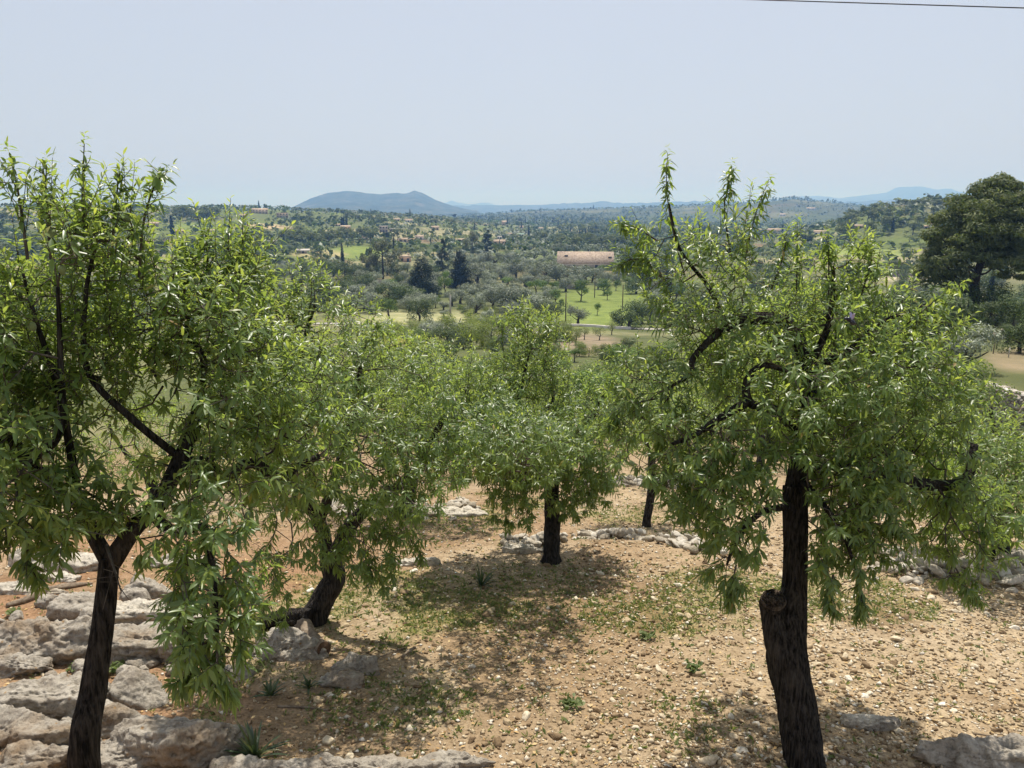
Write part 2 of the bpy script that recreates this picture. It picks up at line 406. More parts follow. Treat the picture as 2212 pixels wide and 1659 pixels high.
th_ = NT('hollow_shade'); M_HOLE = th_.done(th_.bsdf((.004, .003, .003), 1.0, None, 0.0))  # near-black colour stands in for the shade deep in the stub

# ------------------------------------------------------------------ leaves
_LT = np.array([0, .36, .36, .36, .70, .70, .70, 1.0]); _LW = np.array([0, -1, 0, 1, -.8, 0, .8, 0])
_LF3 = np.array([(0, 2, 1), (0, 3, 2), (4, 5, 7), (5, 6, 7)]); _LF4 = np.array([(1, 2, 5, 4), (2, 3, 6, 5)])
def unit(a): return a / (np.linalg.norm(a, axis=-1, keepdims=True) + 1e-9)
def leaf_verts(P, D, N, L, W, curl, fold=.35):
    S = unit(np.cross(D, N)); N = np.cross(S, D)
    t = _LT[None, :, None]; w = _LW[None, :, None]
    G = np.array((0, 0, -1.0))
    v = P[:, None] + L[:, None, None] * (D[:, None] * t + G * curl[:, None, None] * t * t)
    return v + W[:, None, None] * (S[:, None] * w + N[:, None] * np.abs(w) * fold)
def blades_mesh(name, P, D, N, L, W, curl, young):
    S = unit(np.cross(D, N)); G = np.array((0, 0, -1.0)); c = curl[:, None]; L = L[:, None]; W = W[:, None]
    m = P + L * (D * .5 + G * c * .25) + N * W * .3; v = np.stack([P, m - S * W, P + L * (D + G * c), m + S * W], 1); n = len(P); o = (np.arange(n) * 4)[:, None]
    me = mesh_np(name, v.reshape(-1, 3), [np.concatenate([np.array([[0, 2, 1]]) + o, np.array([[0, 3, 2]]) + o])], False)
    fattr(me, 'young', np.repeat(young, 4)); return me
def leaves_mesh(name, P, D, N, L, W, curl, young):
    v = leaf_verts(P, D, N, L, W, curl); n = len(P); off = (np.arange(n) * 8)[:, None, None]
    me = mesh_np(name, v.reshape(-1, 3), [(_LF3[None] + off).reshape(-1, 3), (_LF4[None] + off).reshape(-1, 4)], True)
    fattr(me, 'young', np.repeat(young, 8)); return me

# ------------------------------------------------------------------ growing a tree inside its crown
def ell(U, V, d, ru, rv, rd): return (pt(U, V, d), np.array((ru / FPX * d, rd, rv / FPX * d)))
def sample_crown(ells, n, rng, shell=.35):
    vol = np.array([np.prod(e[1]) ** .8 for e in ells]); k = rng.choice(len(ells), n, p=vol / vol.sum())
    q = unit(rng.normal(size=(n, 3))) * (rng.rand(n) ** shell)[:, None]
    c = np.array([e[0] for e in ells])[k]; r = np.array([e[1] for e in ells])[k]
    return c + q * r
def grow(limbs, targets, bf=.35):
    """limbs: list of (points, r0, r1, parent_limb_or_None). returns nodes, parent, radius"""
    nodes = []; par = []; rad = []; plen = []
    for P, r0, r1 in limbs:
        L = np.linalg.norm(np.diff(P, axis=0), axis=1).sum(); Q = catmull(P, max(4, int(L / .07)))
        R = np.linspace(r0, r1, len(Q)); first = len(nodes)
        for i, q in enumerate(Q):
            nodes.append(q); rad.append(R[i]); par.append(-1 if i == 0 else first + i - 1); plen.append(i * .02)
    nl = len(nodes)
    T = np.asarray(targets); N = np.array(nodes); pl = np.array(plen)
    dm = np.full(len(T), 1e9); wh = np.zeros(len(T), int); rawd = np.zeros(len(T))
    for i in range(nl):
        d = np.linalg.norm(T - N[i], axis=1); c = d + bf * pl[i]
        m = c < dm; dm[m] = c[m]; wh[m] = i; rawd[m] = d[m]
    todo = np.ones(len(T), bool); nodes = list(N); plen = list(pl)
    for _ in range(len(T)):
        c = np.where(todo, dm, 1e18); k = int(np.argmin(c)); todo[k] = False
        a = nodes[wh[k]]; b = T[k]; d = rawd[k]; p = wh[k]; acc = plen[p]
        steps = max(1, int(d / .12))
        for s in range(1, steps + 1):
            f = s / steps; q = a + (b - a) * f
            if s < steps: q = q + np.array((0, 0, -.10 * d * math.sin(f * math.pi))) + (np.random.RandomState(k * 7 + s).rand(3) - .5) * .05
            nodes.append(q); par.append(p); rad.append(0); p = len(nodes) - 1; acc += d / steps; plen.append(acc)
            dd = np.linalg.norm(T - q, axis=1); cc = dd + bf * acc
            m = (cc < dm) & todo; dm[m] = cc[m]; wh[m] = p; rawd[m] = dd[m]
    nodes = np.array(nodes); par = np.array(par); n = len(nodes)
    rad = np.array(rad); e = 2.4; tip = .0022
    acc = np.zeros(n); kids = np.zeros(n, int)
    for i in range(n - 1, nl - 1, -1):
        if kids[i] == 0: acc[i] = tip ** e
        rad[i] = min(acc[i] ** (1 / e), .045)
        acc[par[i]] += acc[i]; kids[par[i]] += 1
    return nodes, par, rad, nl, kids

def shoots_to_leaves(base, axis, length, nleaf, rng, Lm, droop, young_tip):
    """one call for many shoots: arrays; returns leaf arrays and shoot end points"""
    idx = np.repeat(np.arange(len(base)), nleaf)
    j = np.concatenate([np.arange(k) for k in nleaf]); tot = nleaf[idx]
    f = (j + .3 + .5 * rng.rand(len(j))) / tot
    ax = axis[idx]; P = base[idx] + ax * (length[idx] * f)[:, None]
    ph = j * 2.39996 + idx * 1.7 + rng.normal(0, .25, len(j))
    ref = np.where(np.abs(ax[:, 2:3]) < .9, np.array([[0, 0, 1.0]]), np.array([[1.0, 0, 0]]))
    a = unit(np.cross(ax, ref)); b = np.cross(ax, a)
    radial = a * np.cos(ph)[:, None] + b * np.sin(ph)[:, None]
    ang = np.radians(78 - 48 * f ** 2 + rng.normal(0, 12, len(j)))
    D = ax * np.cos(ang)[:, None] + radial * np.sin(ang)[:, None]
    D = unit(D + np.array((0, 0, -1.0)) * (droop[idx] * (1.15 - f) * (.7 + .6 * rng.rand(len(j))))[:, None])
    N = unit(ax * .8 + np.array((0, 0, .9)) + rng.normal(0, .28, (len(j), 3)) - D * .2)
    L = Lm[idx] * rng.uniform(.62, 1.2, len(j)) * (1 - .35 * f ** 3); W = L * rng.uniform(.105, .15, len(j))
    curl = rng.uniform(.05, .42, len(j)) * (.5 + droop[idx])
    y = young_tip[idx] * sstep(.55, 1.0, f) * rng.uniform(.5, 1, len(j))
    return P, D, N, L, W, curl, y

def prism(mb, a, b, r0, r1, sides=3):
    T = unit(b - a); ref = np.where(np.abs(T[:, 2:3]) < .9, np.array([[0, 0, 1.0]]), np.array([[1.0, 0, 0]])); n = unit(np.cross(T, ref)); m = np.cross(T, n)
    th = np.linspace(0, 2 * math.pi, sides, endpoint=False); ring = n[:, None] * np.cos(th)[None, :, None] + m[:, None] * np.sin(th)[None, :, None]
    v = np.concatenate([a[:, None] + ring * r0, b[:, None] + ring * r1], 1).reshape(-1, 3); k = np.arange(sides); q = np.stack([k, (k + 1) % sides, (k + 1) % sides + sides, k + sides], -1)
    mb.add(v, None, (q[None] + (np.arange(len(a)) * 2 * sides)[:, None, None]).reshape(-1, 4))
def segments_mesh(name, nodes, par, rad, sel, sides=5):
    i = np.nonzero(sel)[0]; a = nodes[par[i]]; b = nodes[i]; r0 = np.maximum(rad[par[i]], rad[i]); r0 = np.minimum(r0, rad[i] * 1.35); r1 = rad[i]
    T = unit(b - a); ref = np.where(np.abs(T[:, 2:3]) < .9, np.array([[0, 0, 1.0]]), np.array([[1.0, 0, 0]]))
    n = unit(np.cross(T, ref)); m = np.cross(T, n); th = np.linspace(0, 2 * math.pi, sides, endpoint=False)
    ring = n[:, None] * np.cos(th)[None, :, None] + m[:, None] * np.sin(th)[None, :, None]
    b2 = b + T * (r1 * .6)[:, None]
    v = np.concatenate([a[:, None] + ring * r0[:, None, None], b2[:, None] + ring * r1[:, None, None]], 1).reshape(-1, 3)
    k = np.arange(sides); q = np.stack([k, (k + 1) % sides, (k + 1) % sides + sides, k + sides], -1)
    f = (q[None] + (np.arange(len(i)) * 2 * sides)[:, None, None]).reshape(-1, 4)
    return mesh_np(name, v, [f], True)

def fissured_tube(P, R, sides, seed, depth=.09, n=120):
    P = np.asarray(P, float); Q = catmull(P, n); RR = np.interp(np.linspace(0, 1, n), np.linspace(0, 1, len(R)), R)
    mb = MB(); mb.tube(Q, RR, sides)
    v = mb.v[0]; ring = v[:n * sides].reshape(n, sides, 3)
    th = np.linspace(0, 2 * math.pi, sides, endpoint=False)
    L = np.concatenate([[0], np.cumsum(np.linalg.norm(np.diff(Q, axis=0), axis=1))])
    tw = th[None] + L[:, None] * .6
    q = np.stack([np.cos(tw) * 5.2, np.sin(tw) * 5.2, 0 * tw + L[:, None] * 2.4], -1)
    q2 = np.stack([np.cos(tw) * 9, np.sin(tw) * 9, 0 * tw + L[:, None] * 3.5], -1)
    dsp = 1 + 1.1 * depth * fbm(q * .5, 2, seed + 4) - 1.5 * depth * (1 - np.abs(fbm(q, 2, seed))) ** 3 + .55 * depth * fbm(q2, 2, seed + 9)
    ring = Q[:, None] + (ring - Q[:, None]) * dsp[..., None]
    mb.v[0][:n * sides] = ring.reshape(-1, 3)
    return mb

_LEAFV = None
def leaf_variants():
    global _LEAFV
    if _LEAFV is None:
        _LEAFV = []
        for k, c in enumerate((.08, .18, .28, .40)):
            v = leaf_verts(np.zeros((1, 3)), np.array([[1.0, 0, 0]]), np.array([[0, 0, 1.0]]), np.ones(1), np.array([.14]), np.array([c]))[0]
            me = mesh_np('leaf', v, [_LF3, _LF4], True); fattr(me, 'young', np.full(8, .1 * k)); me.materials.append(M_LEAF); _LEAFV.append(me)
    return _LEAFV
_ALMV = None
def almond_mesh():
    global _ALMV
    if _ALMV is None:
        mb = MB(); t = np.linspace(0, 1, 9); z = -t * 1.0
        r = .40 * np.sin(np.pi * np.clip(t, 0, 1) ** .85) ** .7; r[0] = .05; r[-1] = .02
        mb.tube(np.stack([.06 * np.sin(t * 3), 0 * t, z], -1), r, 10); me = mb.mesh('almond', True)
        co = np.zeros(len(me.vertices) * 3, np.float32); me.vertices.foreach_get('co', co); co = co.reshape(-1, 3); co[:, 1] *= .8
        me.vertices.foreach_set('co', co.ravel()); me.materials.append(M_ALMOND); _ALMV = me
    return _ALMV

def almond_tree(label, foot, trunk, trunk_r, limbs, ells, ntarget, seed, leaders=(), per=(9, 16), nind=0, nfruit=0, Lm=.095, sides=32, tdepth=.09, extra_sh=1.0, clear=(), lm=None):
    """trunk: list of world points (foot first); limbs: list of (points, r0, r1)"""
    rng = np.random.RandomState(seed); foot = np.asarray(foot, float)
    root = thing('almond_tree', label, 'tree', tuple(foot), 'almond trees of the near orchard')
    mb = fissured_tube(trunk, trunk_r, sides, seed, tdepth)
    obj('trunk', mb.mesh('trunk', True), M_BARK, root).location = -foot
    for P, r0, r1 in limbs:
        if r0 > .02:
            n = max(14, int(np.linalg.norm(np.diff(P, axis=0), axis=1).sum() / .025))
            lb = fissured_tube(P, [r0, (r0 + r1) / 2, r1], max(12, sides // 2), seed + int(r0 * 999), tdepth, n)
            obj('limb', lb.mesh('limb', True), M_BARK, root).location = -foot
    T = sample_crown(ells, ntarget, rng)
    keep = (T[:, 2] > HT(T[:, 0], T[:, 1]) + .5) & (vnoise(T * 1.9 + seed * 3.1, seed) > -.42)
    T = T[keep]
    nodes, par, rad, nl, kids = grow(limbs, T)
    sel = np.arange(len(nodes)) >= nl
    # leafy shoots
    Un, Vn, dn = project(nodes); bare = np.zeros(len(nodes), bool)
    for c0, c1, c2, c3, cd in clear: bare |= (Un > c0 - 8) & (Un < c2 + 8) & (Vn > c1 - 8) & (Vn < c3) & (dn < cd)
    tipm = sel & (rad < .0075) & ~bare
    cand = np.nonzero(tipm)[0]; isend = kids[cand] == 0
    nsh = np.where(isend, 2, (rng.rand(len(cand)) < .8 * extra_sh).astype(int))
    bi = np.repeat(cand, nsh); base = nodes[bi]
    dirp = unit(nodes[bi] - nodes[np.maximum(par[bi], 0)])
    cen = np.mean([e[0] for e in ells], 0)
    out = unit(base - cen)
    zrel = (base[:, 2] - base[:, 2].min()) / (np.ptp(base[:, 2]) + 1e-6)
    ax = unit(dirp * .6 + out * .5 + np.array((0, 0, 1.0)) * (.15 + .9 * zrel)[:, None] + rng.normal(0, .38, (len(bi), 3)))
    ln = rng.uniform(.05, .20, len(bi)) * (.7 + .7 * zrel)
    nlf = rng.randint(per[0], per[1] + 1, len(bi)); droop = np.clip(.95 - .95 * zrel + rng.normal(0, .2, len(bi)), .05, 1.3)
    arrs = [shoots_to_leaves(base, ax, ln, nlf, rng, np.full(len(bi), Lm), droop, np.clip(zrel * 1.1 + rng.normal(0, .3, len(bi)), 0, 1))]
    tw = MB()
    prism(tw, base, base + ax * (ln * .95)[:, None], .0022, .0012)
    # long leading shoots reaching out of the crown
    for P, nleaf, up in leaders:
        P = catmull(np.asarray(P), 14); L = np.linalg.norm(np.diff(P, axis=0), axis=1).sum()
        tw.tube(P, np.linspace(.0075, .002, len(P)), 5, False)
        seg = len(P) - 1; s0 = 2
        b2 = P[s0:-1]; a2 = unit(P[s0 + 1:] - P[s0:-1]); l2 = np.linalg.norm(P[s0 + 1:] - P[s0:-1], axis=1)
        k2 = np.full(len(b2), max(2, nleaf // len(b2))); yt = np.linspace(0, 1, len(b2)) ** 2
        A = shoots_to_leaves(b2, a2, l2, k2, rng, np.full(len(b2), Lm * 1.02), np.full(len(b2), up), yt)
        arrs.append(A)
        sb = b2[:-1] + 0; sa = unit(a2[:-1] * .8 + rng.normal(0, .75, (len(sb), 3))); sl = rng.uniform(.05, .2, len(sb)) * np.linspace(1.2, .5, len(sb)); prism(tw, sb, sb + sa * sl[:, None], .0025, .0013)
        arrs.append(shoots_to_leaves(sb, sa, sl, np.full(len(sb), 9), rng, np.full(len(sb), Lm * .95), np.full(len(sb), up), np.linspace(.0, .6, len(sb))))
        arrs.append(shoots_to_leaves(P[-1:], a2[-1:], np.array([.05]), np.array([9]), rng, np.array([Lm * .8]), np.array([up * .6]), np.array([1.0])))
    P, D, N, L, W, cu, yo = [np.concatenate([a[i] for a in arrs]) for i in range(7)]
    gz = HT(P[:, 0], P[:, 1]); ok = P[:, 2] > gz + .3
    # keep the space right at the lens free
    ok &= np.linalg.norm(P, axis=1) > 1.5
    Uq, Vq, dq = project(P + D * (L * .5)[:, None])
    for c0, c1, c2, c3, cd in clear: ok &= ~((Uq > c0) & (Uq < c2) & (Vq > c1) & (Vq < c3) & (dq < cd))     # bare stretches of trunk
    P, D, N, L, W, cu, yo = [a[ok] for a in (P, D, N, L, W, cu, yo)]
    U, V, d = project(P); inside = (U > 0) & (U < 2212) & (V > 0) & (V < 1659)
    order = np.argsort(np.where(inside, d / L, 1e9))
    ind = order[:nind]; rest = np.ones(len(P), bool); rest[ind] = False
    fo = obj('foliage', (lm or leaves_mesh)('foliage', P[rest], D[rest], N[rest], L[rest], W[rest], cu[rest], yo[rest]), M_LEAF, root); fo.location = -foot; fo['kind'] = 'stuff'
    br = obj('branches', segments_mesh('branches', nodes, par, rad, sel & (par >= 0) & ~(bare & (rad < .006))), M_TWIG, root); br.location = -foot; br['kind'] = 'stuff'
    ts = obj('twigs', tw.mesh('twigs', True), M_TWIG, root); ts.location = -foot; ts['kind'] = 'stuff'
    for k in ind:
        me = leaf_variants()[int(np.clip((cu[k] / .12), 0, 3))]
        S = unit(np.cross(D[k], N[k])); n_ = np.cross(S, D[k])
        M = Matrix(((D[k][0], -S[0], n_[0], P[k][0] - foot[0]), (D[k][1], -S[1], n_[1], P[k][1] - foot[1]), (D[k][2], -S[2], n_[2], P[k][2] - foot[2]), (0, 0, 0, 1)))
        o = bpy.data.objects.new('leaf', me); COL.objects.link(o); o.parent = root
        o.matrix_local = M @ Matrix.Scale(float(L[k]), 4)
    # green almonds hang below twigs
    if nfruit:
        c = np.nonzero(sel & (rad < .008) & ~bare)[0]; Uc, Vc, dc = project(nodes[c]); m = (Uc > 0) & (Uc < 2212) & (Vc > 0) & (Vc < 1659)
        c = c[m]; dc = dc[m]; c = c[np.argsort(dc + rng.rand(len(dc)) * .8)][:nfruit * 5]; c = rng.choice(c, min(nfruit, len(c)), False)
        for k in c:
            o = bpy.data.objects.new('almond', almond_mesh()); COL.objects.link(o); o.parent = root
            o.location = Vector(nodes[k] - foot) + Vector((rng.normal(0, .012), rng.normal(0, .012) - .01, -.006)); s = rng.uniform(.034, .046); o.scale = (s, s, s * 1.05)
            o.rotation_euler = (rng.normal(0, .4), rng.normal(0, .4), rng.uniform(0, 6.3))
    return root

# ------------------------------------------------------------------ the near orchard
def pl(*a): return np.array([pt(*q) for q in a])
def foot_of(p):
    p = np.array(p, float); p[2] = H1(p[0], p[1]); return p

# leaning tree on the outcrop (left)
dA = 3.75
fk = pt(236, 1205, dA); b0 = pt(182, 1650, dA); fA = foot_of((b0[0] - .12, b0[1] + .05, 0)) - np.array((0, 0, .15))
limA = [(pl((236, 1215, dA), (205, 1160, dA), (170, 1090, 3.7), (110, 1040, 3.6), (60, 1000, 3.5), (-40, 930, 3.4)), .04, .024),
        (pl((240, 1215, dA), (290, 1140, dA), (345, 1085, 3.8), (385, 1000, 3.85), (420, 920, 3.9), (432, 870, 3.95)), .05, .034),
        (pl((330, 1110, 3.78), (360, 1140, 3.6), (400, 1145, 3.5), (440, 1140, 3.4), (455, 1200, 3.35), (465, 1290, 3.3), (470, 1380, 3.28)), .03, .008),
        (pl((380, 1010, 3.85), (440, 1000, 3.9), (480, 1030, 3.95), (545, 1000, 4.0), (605, 1035, 4.1), (640, 1010, 4.15), (690, 985, 4.2)), .04, .018),
        (pl((170, 1090, 3.7), (150, 960, 3.55), (120, 820, 3.45), (80, 700, 3.4), (50, 590, 3.35)), .024, .006),
        (pl((60, 1000, 3.5), (130, 930, 3.4), (130, 760, 3.35), (125, 620, 3.3)), .022, .008),
        (pl((390, 990, 3.85), (280, 900, 3.6), (190, 800, 3.5), (185, 640, 3.45), (210, 520, 3.4)), .022, .006),
        (pl((425, 900, 3.92), (440, 780, 3.95), (400, 700, 3.9), (470, 610, 3.95), (520, 540, 3.95)), .022, .007),
        (pl((430, 880, 3.95), (340, 820, 3.8), (330, 700, 3.7), (300, 560, 3.7)), .02, .006),
        (pl((60, 1000, 3.5), (-60, 820, 3.3), (-90, 640, 3.3), (-60, 480, 3.3)), .028, .010)]
elA = [ell(130, 660, 3.45, 250, 200, .6), ell(-120, 720, 3.4, 220, 290, .7), ell(300, 820, 3.7, 290, 260, .7), ell(440, 690, 3.95, 150, 150, .4),
       ell(60, 980, 3.4, 260, 200, .5), ell(455, 1270, 3.3, 95, 170, .25), ell(450, 1310, 3.3, 95, 150, .3), ell(330, 1080, 3.4, 230, 120, .35), ell(575, 900, 4.1, 190, 190, .5),
       ell(110, 1150, 3.4, 170, 90, .3), ell(230, 520, 3.5, 110, 80, .35), ell(30, 490, 3.4, 130, 90, .4), ell(500, 560, 3.95, 60, 70, .2), ell(470, 1430, 3.28, 70, 70, .15)]
ldA = [(pl((190, 560, 3.4), (178, 440, 3.38), (182, 310, 3.38)), 40, .35), (pl((300, 600, 3.6), (310, 480, 3.55), (335, 400, 3.5), (362, 368, 3.45)), 44, .35),
       (pl((60, 560, 3.3), (40, 420, 3.3), (20, 330, 3.3)), 40, .35), (pl((110, 560, 3.3), (100, 440, 3.3), (100, 355, 3.3)), 36, .35), (pl((240, 560, 3.5), (250, 440, 3.5), (258, 370, 3.5)), 36, .35),
       (pl((500, 640, 3.95), (515, 560, 3.95), (535, 482, 3.95)), 40, .4), (pl((440, 640, 3.95), (448, 560, 3.95), (446, 500, 3.95)), 36, .4), (pl((400, 660, 3.9), (395, 590, 3.9), (390, 545, 3.9)), 30, .4),
       (pl((470, 1380, 3.28), (470, 1440, 3.25), (475, 1490, 3.22)), 34, 1.3), (pl((440, 1380, 3.28), (420, 1440, 3.25), (400, 1480, 3.22)), 30, 1.3), (pl((-60, 520, 3.3), (-70, 420, 3.3), (-50, 330, 3.3)), 36, .35),
       (pl((60, 1150, 3.4), (60, 1210, 3.35), (80, 1250, 3.3)), 22, 1.2), (pl((230, 1180, 3.5), (250, 1240, 3.4), (262, 1280, 3.3)), 22, 1.2)]
almond_tree('leaning almond tree with slim forked trunk rising from the boulders', fA, [fA, b0, pt(205, 1480, dA), pt(225, 1330, dA), fk], [.105, .073, .062, .053, .048], limA, elA, 2350, 1, ldA, (10, 17), 300, 60, .068, 56, .09, .7, ((175, 1150, 290, 1420, 4.0),))

# second tree, trunk bent out of a thick horizontal root by the sawn log
gB = ground(672, 1345); dB = project(gB)[2]; fB = gB - np.array((0, 0, .1))
limB = [(pl((712, 1215, dB), (690, 1130, dB - .1), (640, 1050, dB - .5), (590, 960, dB - .9), (560, 880, dB - 1.2)), .085, .04),
        (pl((715, 1215, dB), (770, 1120, dB - .2), (860, 1050, dB - .3), (905, 1000, dB - .4), (960, 900, dB - .5)), .09, .03),
        (pl((690, 1130, dB - .1), (730, 1010, dB - .8), (760, 900, dB - 1.2), (780, 790, dB - 1.3)), .06, .02),
        (pl((640, 1050, dB - .5), (620, 900, dB - 1.2), (650, 760, dB - 1.5), (680, 660, dB - 1.6)), .045, .012)]
elB = [ell(560, 780, dB - 1.7, 130, 130, .6), ell(880, 1000, dB - 1.5, 130, 100, .8), ell(640, 770, dB - 1.6, 200, 170, 1.0), ell(760, 900, dB - 1.2, 230, 190, 1.2), ell(690, 1080, dB - 1.3, 200, 130, .7), ell(830, 1150, dB - 1.2, 95, 90, .5), ell(790, 1190, dB - 1.3, 90, 80, .4),
       ell(930, 960, dB - .8, 120, 110, .6), ell(570, 660, dB - 1.8, 90, 110, .4), ell(560, 1000, dB - 1.4, 130, 150, .6), ell(660, 1230, dB - 1.5, 110, 70, .4), ell(600, 1310, dB - 1.5, 80, 50, .3)]
ldB = [(pl((660, 720, dB - 1.6), (672, 640, dB - 1.6), (672, 572, dB - 1.6)), 36, .4), (pl((600, 700, dB - 1.8), (590, 620, dB - 1.8), (575, 560, dB - 1.8)), 34, .4), (pl((760, 800, dB - 1.4), (800, 730, dB - 1.4), (820, 690, dB - 1.4)), 30, .4),
       (pl((640, 720, dB - 1.7), (632, 660, dB - 1.7), (640, 615, dB - 1.7)), 30, .4), (pl((860, 1140, dB - 1.2), (900, 1180, dB - 1.2), (915, 1210, dB - 1.2)), 26, 1.1), (pl((780, 1180, dB - 1.3), (800, 1230, dB - 1.3), (800, 1270, dB - 1.3)), 26, 1.1)]
almond_tree('almond tree with bent trunk standing beside a sawn log', fB, [fB + np.array((-.12, 0, -.1)), gB, pt(700, 1290, dB), pt(722, 1250, dB), pt(712, 1205, dB)], [.2, .165, .14, .125, .12], limB, elB, 2200, 2, ldB, (9, 16), 300, 40, .076, 32, .09, .75, ((630, 1235, 730, 1400, 9.0),))

# middle tree
gC = ground(1191, 1213); dC = project(gC)[2]; fC = gC - np.array((0, 0, .1))
limC = [(pl((1192, 1050, dC), (1160, 980, dC), (1120, 900, dC - .3), (1130, 820, dC - .3), (1145, 760, dC - .2)), .07, .008),
        (pl((1192, 1040, dC), (1230, 960, dC - .2), (1280, 900, dC - .2), (1300, 850, dC - .2)), .06, .02),
        (pl((1190, 1050, dC), (1110, 1000, dC - .5), (1030, 950, dC - .7), (960, 900, dC - .8)), .06, .02),
        (pl((1190, 1040, dC), (1200, 920, dC + .5), (1190, 820, dC + .7)), .05, .02)]
elC = [ell(1140, 930, dC - 1.4, 150, 90, .8), ell(1140, 890, dC - .3, 185, 120, 1.3), ell(1145, 770, dC - .2, 92, 100, .6), ell(1145, 710, dC - .2, 50, 55, .35), ell(1130, 960, dC - 2.1, 140, 80, .8), ell(1090, 940, dC - 3.0, 130, 65, .6), ell(1040, 830, dC - .5, 100, 80, .6), ell(1000, 950, dC - .6, 120, 90, .8), ell(1265, 950, dC - .2, 95, 110, .9),
       ell(1110, 1060, dC - .7, 60, 90, .5), ell(950, 930, dC - .9, 90, 80, .7), ell(1240, 1050, dC - .2, 85, 60, .7), ell(1190, 990, dC, 150, 80, 1.2)]
ldC = [(pl((1140, 780, dC - .2), (1140, 700, dC - .2), (1142, 648, dC - .2)), 34, .5), (pl((1175, 800, dC - .2), (1185, 730, dC - .2), (1180, 680, dC - .2)), 30, .5), (pl((1095, 800, dC - .3), (1085, 740, dC - .3), (1085, 690, dC - .3)), 28, .5)]
almond_tree('almond tree with straight dark trunk in the middle of the orchard', fC, [fC, gC + np.array((0, 0, .12)), pt(1193, 1120, dC), pt(1192, 1040, dC)], [.2, .122, .115, .11], limC, elC, 3000, 3, ldC, (8, 13), 0, 25, .088, 24)

# right-hand tree with the hollow stub
dD = 5.7
b0 = pt(1738, 1650, dD); fD = foot_of((b0[0] + .05, b0[1] + .03, 0)) - np.array((0, 0, .12))
limD = [(pl((1718, 1060, dD), (1735, 960, dD), (1745, 880, dD), (1745, 800, dD + .05), (1720, 720, dD + .1)), .085, .05),
        (pl((1735, 960, dD), (1680, 890, dD - .1), (1620, 870, dD - .2), (1615, 820, dD - .25), (1650, 790, dD - .3), (1700, 800, dD - .2)), .04, .02),
        (pl((1620, 865, dD - .2), (1560, 900, dD - .3), (1500, 940, dD - .4), (1450, 960, dD - .5)), .035, .012),
        (pl((1722, 1020, dD), (1830, 1010, dD - .05), (1960, 1040, dD - .1), (2050, 1048, dD), (2092, 1025, dD), (2105, 960, dD + .05)), .06, .028),
        (pl((1720, 720, dD + .1), (1680, 690, dD), (1610, 690, dD), (1570, 705, dD - .05)), .055, .045),
        (pl((1560, 710, dD - .05), (1500, 770, dD - .1), (1490, 810, dD - .1), (1440, 840, dD - .1)), .03, .012),
        (pl((1650, 870, dD - .25), (1655, 760, dD - .3), (1660, 640, dD - .3), (1640, 520, dD - .3)), .018, .007),
        (pl((1570, 705, dD - .05), (1530, 620, dD), (1470, 540, dD), (1445, 440, dD)), .022, .006),
        (pl((1600, 700, dD), (1580, 560, dD), (1575, 450, dD)), .02, .006),
        (pl((1745, 800, dD + .05), (1830, 760, dD), (1900, 700, dD), (1990, 660, dD)), .035, .01),
        (pl((1745, 800, dD + .05), (1790, 700, dD + .1), (1800, 600, dD + .1), (1790, 540, dD + .1)), .03, .008),
        (pl((1725, 1030, dD), (1770, 1080, dD - .3), (1820, 1150, dD - .4), (1850, 1240, dD - .45)), .03, .008),
        (pl((1715, 1090, dD), (1640, 1110, dD - .3), (1590, 1170, dD - .35), (1570, 1220, dD - .35)), .03, .008)]
elD = [ell(1740, 780, dD + .9, 240, 150, .7), ell(1690, 820, dD - .1, 280, 190, .8), ell(1560, 640, dD, 170, 150, .5), ell(1490, 930, dD - .3, 170, 150, .5), ell(1900, 850, dD, 200, 200, .6),
       ell(1840, 1130, dD - .4, 125, 150, .5), ell(1840, 1100, dD - .2, 120, 130, .5), ell(1890, 1080, dD - .1, 130, 120, .5), ell(1580, 1080, dD - .3, 120, 110, .5), ell(1560, 1040, dD - .1, 130, 110, .5), ell(1580, 1220, dD - .35, 70, 50, .2), ell(1830, 640, dD + .1, 110, 110, .4),
       ell(1970, 730, dD, 100, 80, .35), ell(1370, 850, dD - .1, 60, 110, .3), ell(2010, 990, dD, 100, 130, .4), ell(2050, 1150, dD, 100, 120, .4), ell(2080, 1100, dD + .1, 110, 110, .45), ell(1440, 560, dD, 80, 60, .25), ell(1800, 960, dD - .4, 160, 90, .3), ell(1900, 1000, dD + .5, 150, 100, .5), ell(1640, 520, dD - .2, 70, 90, .25)]
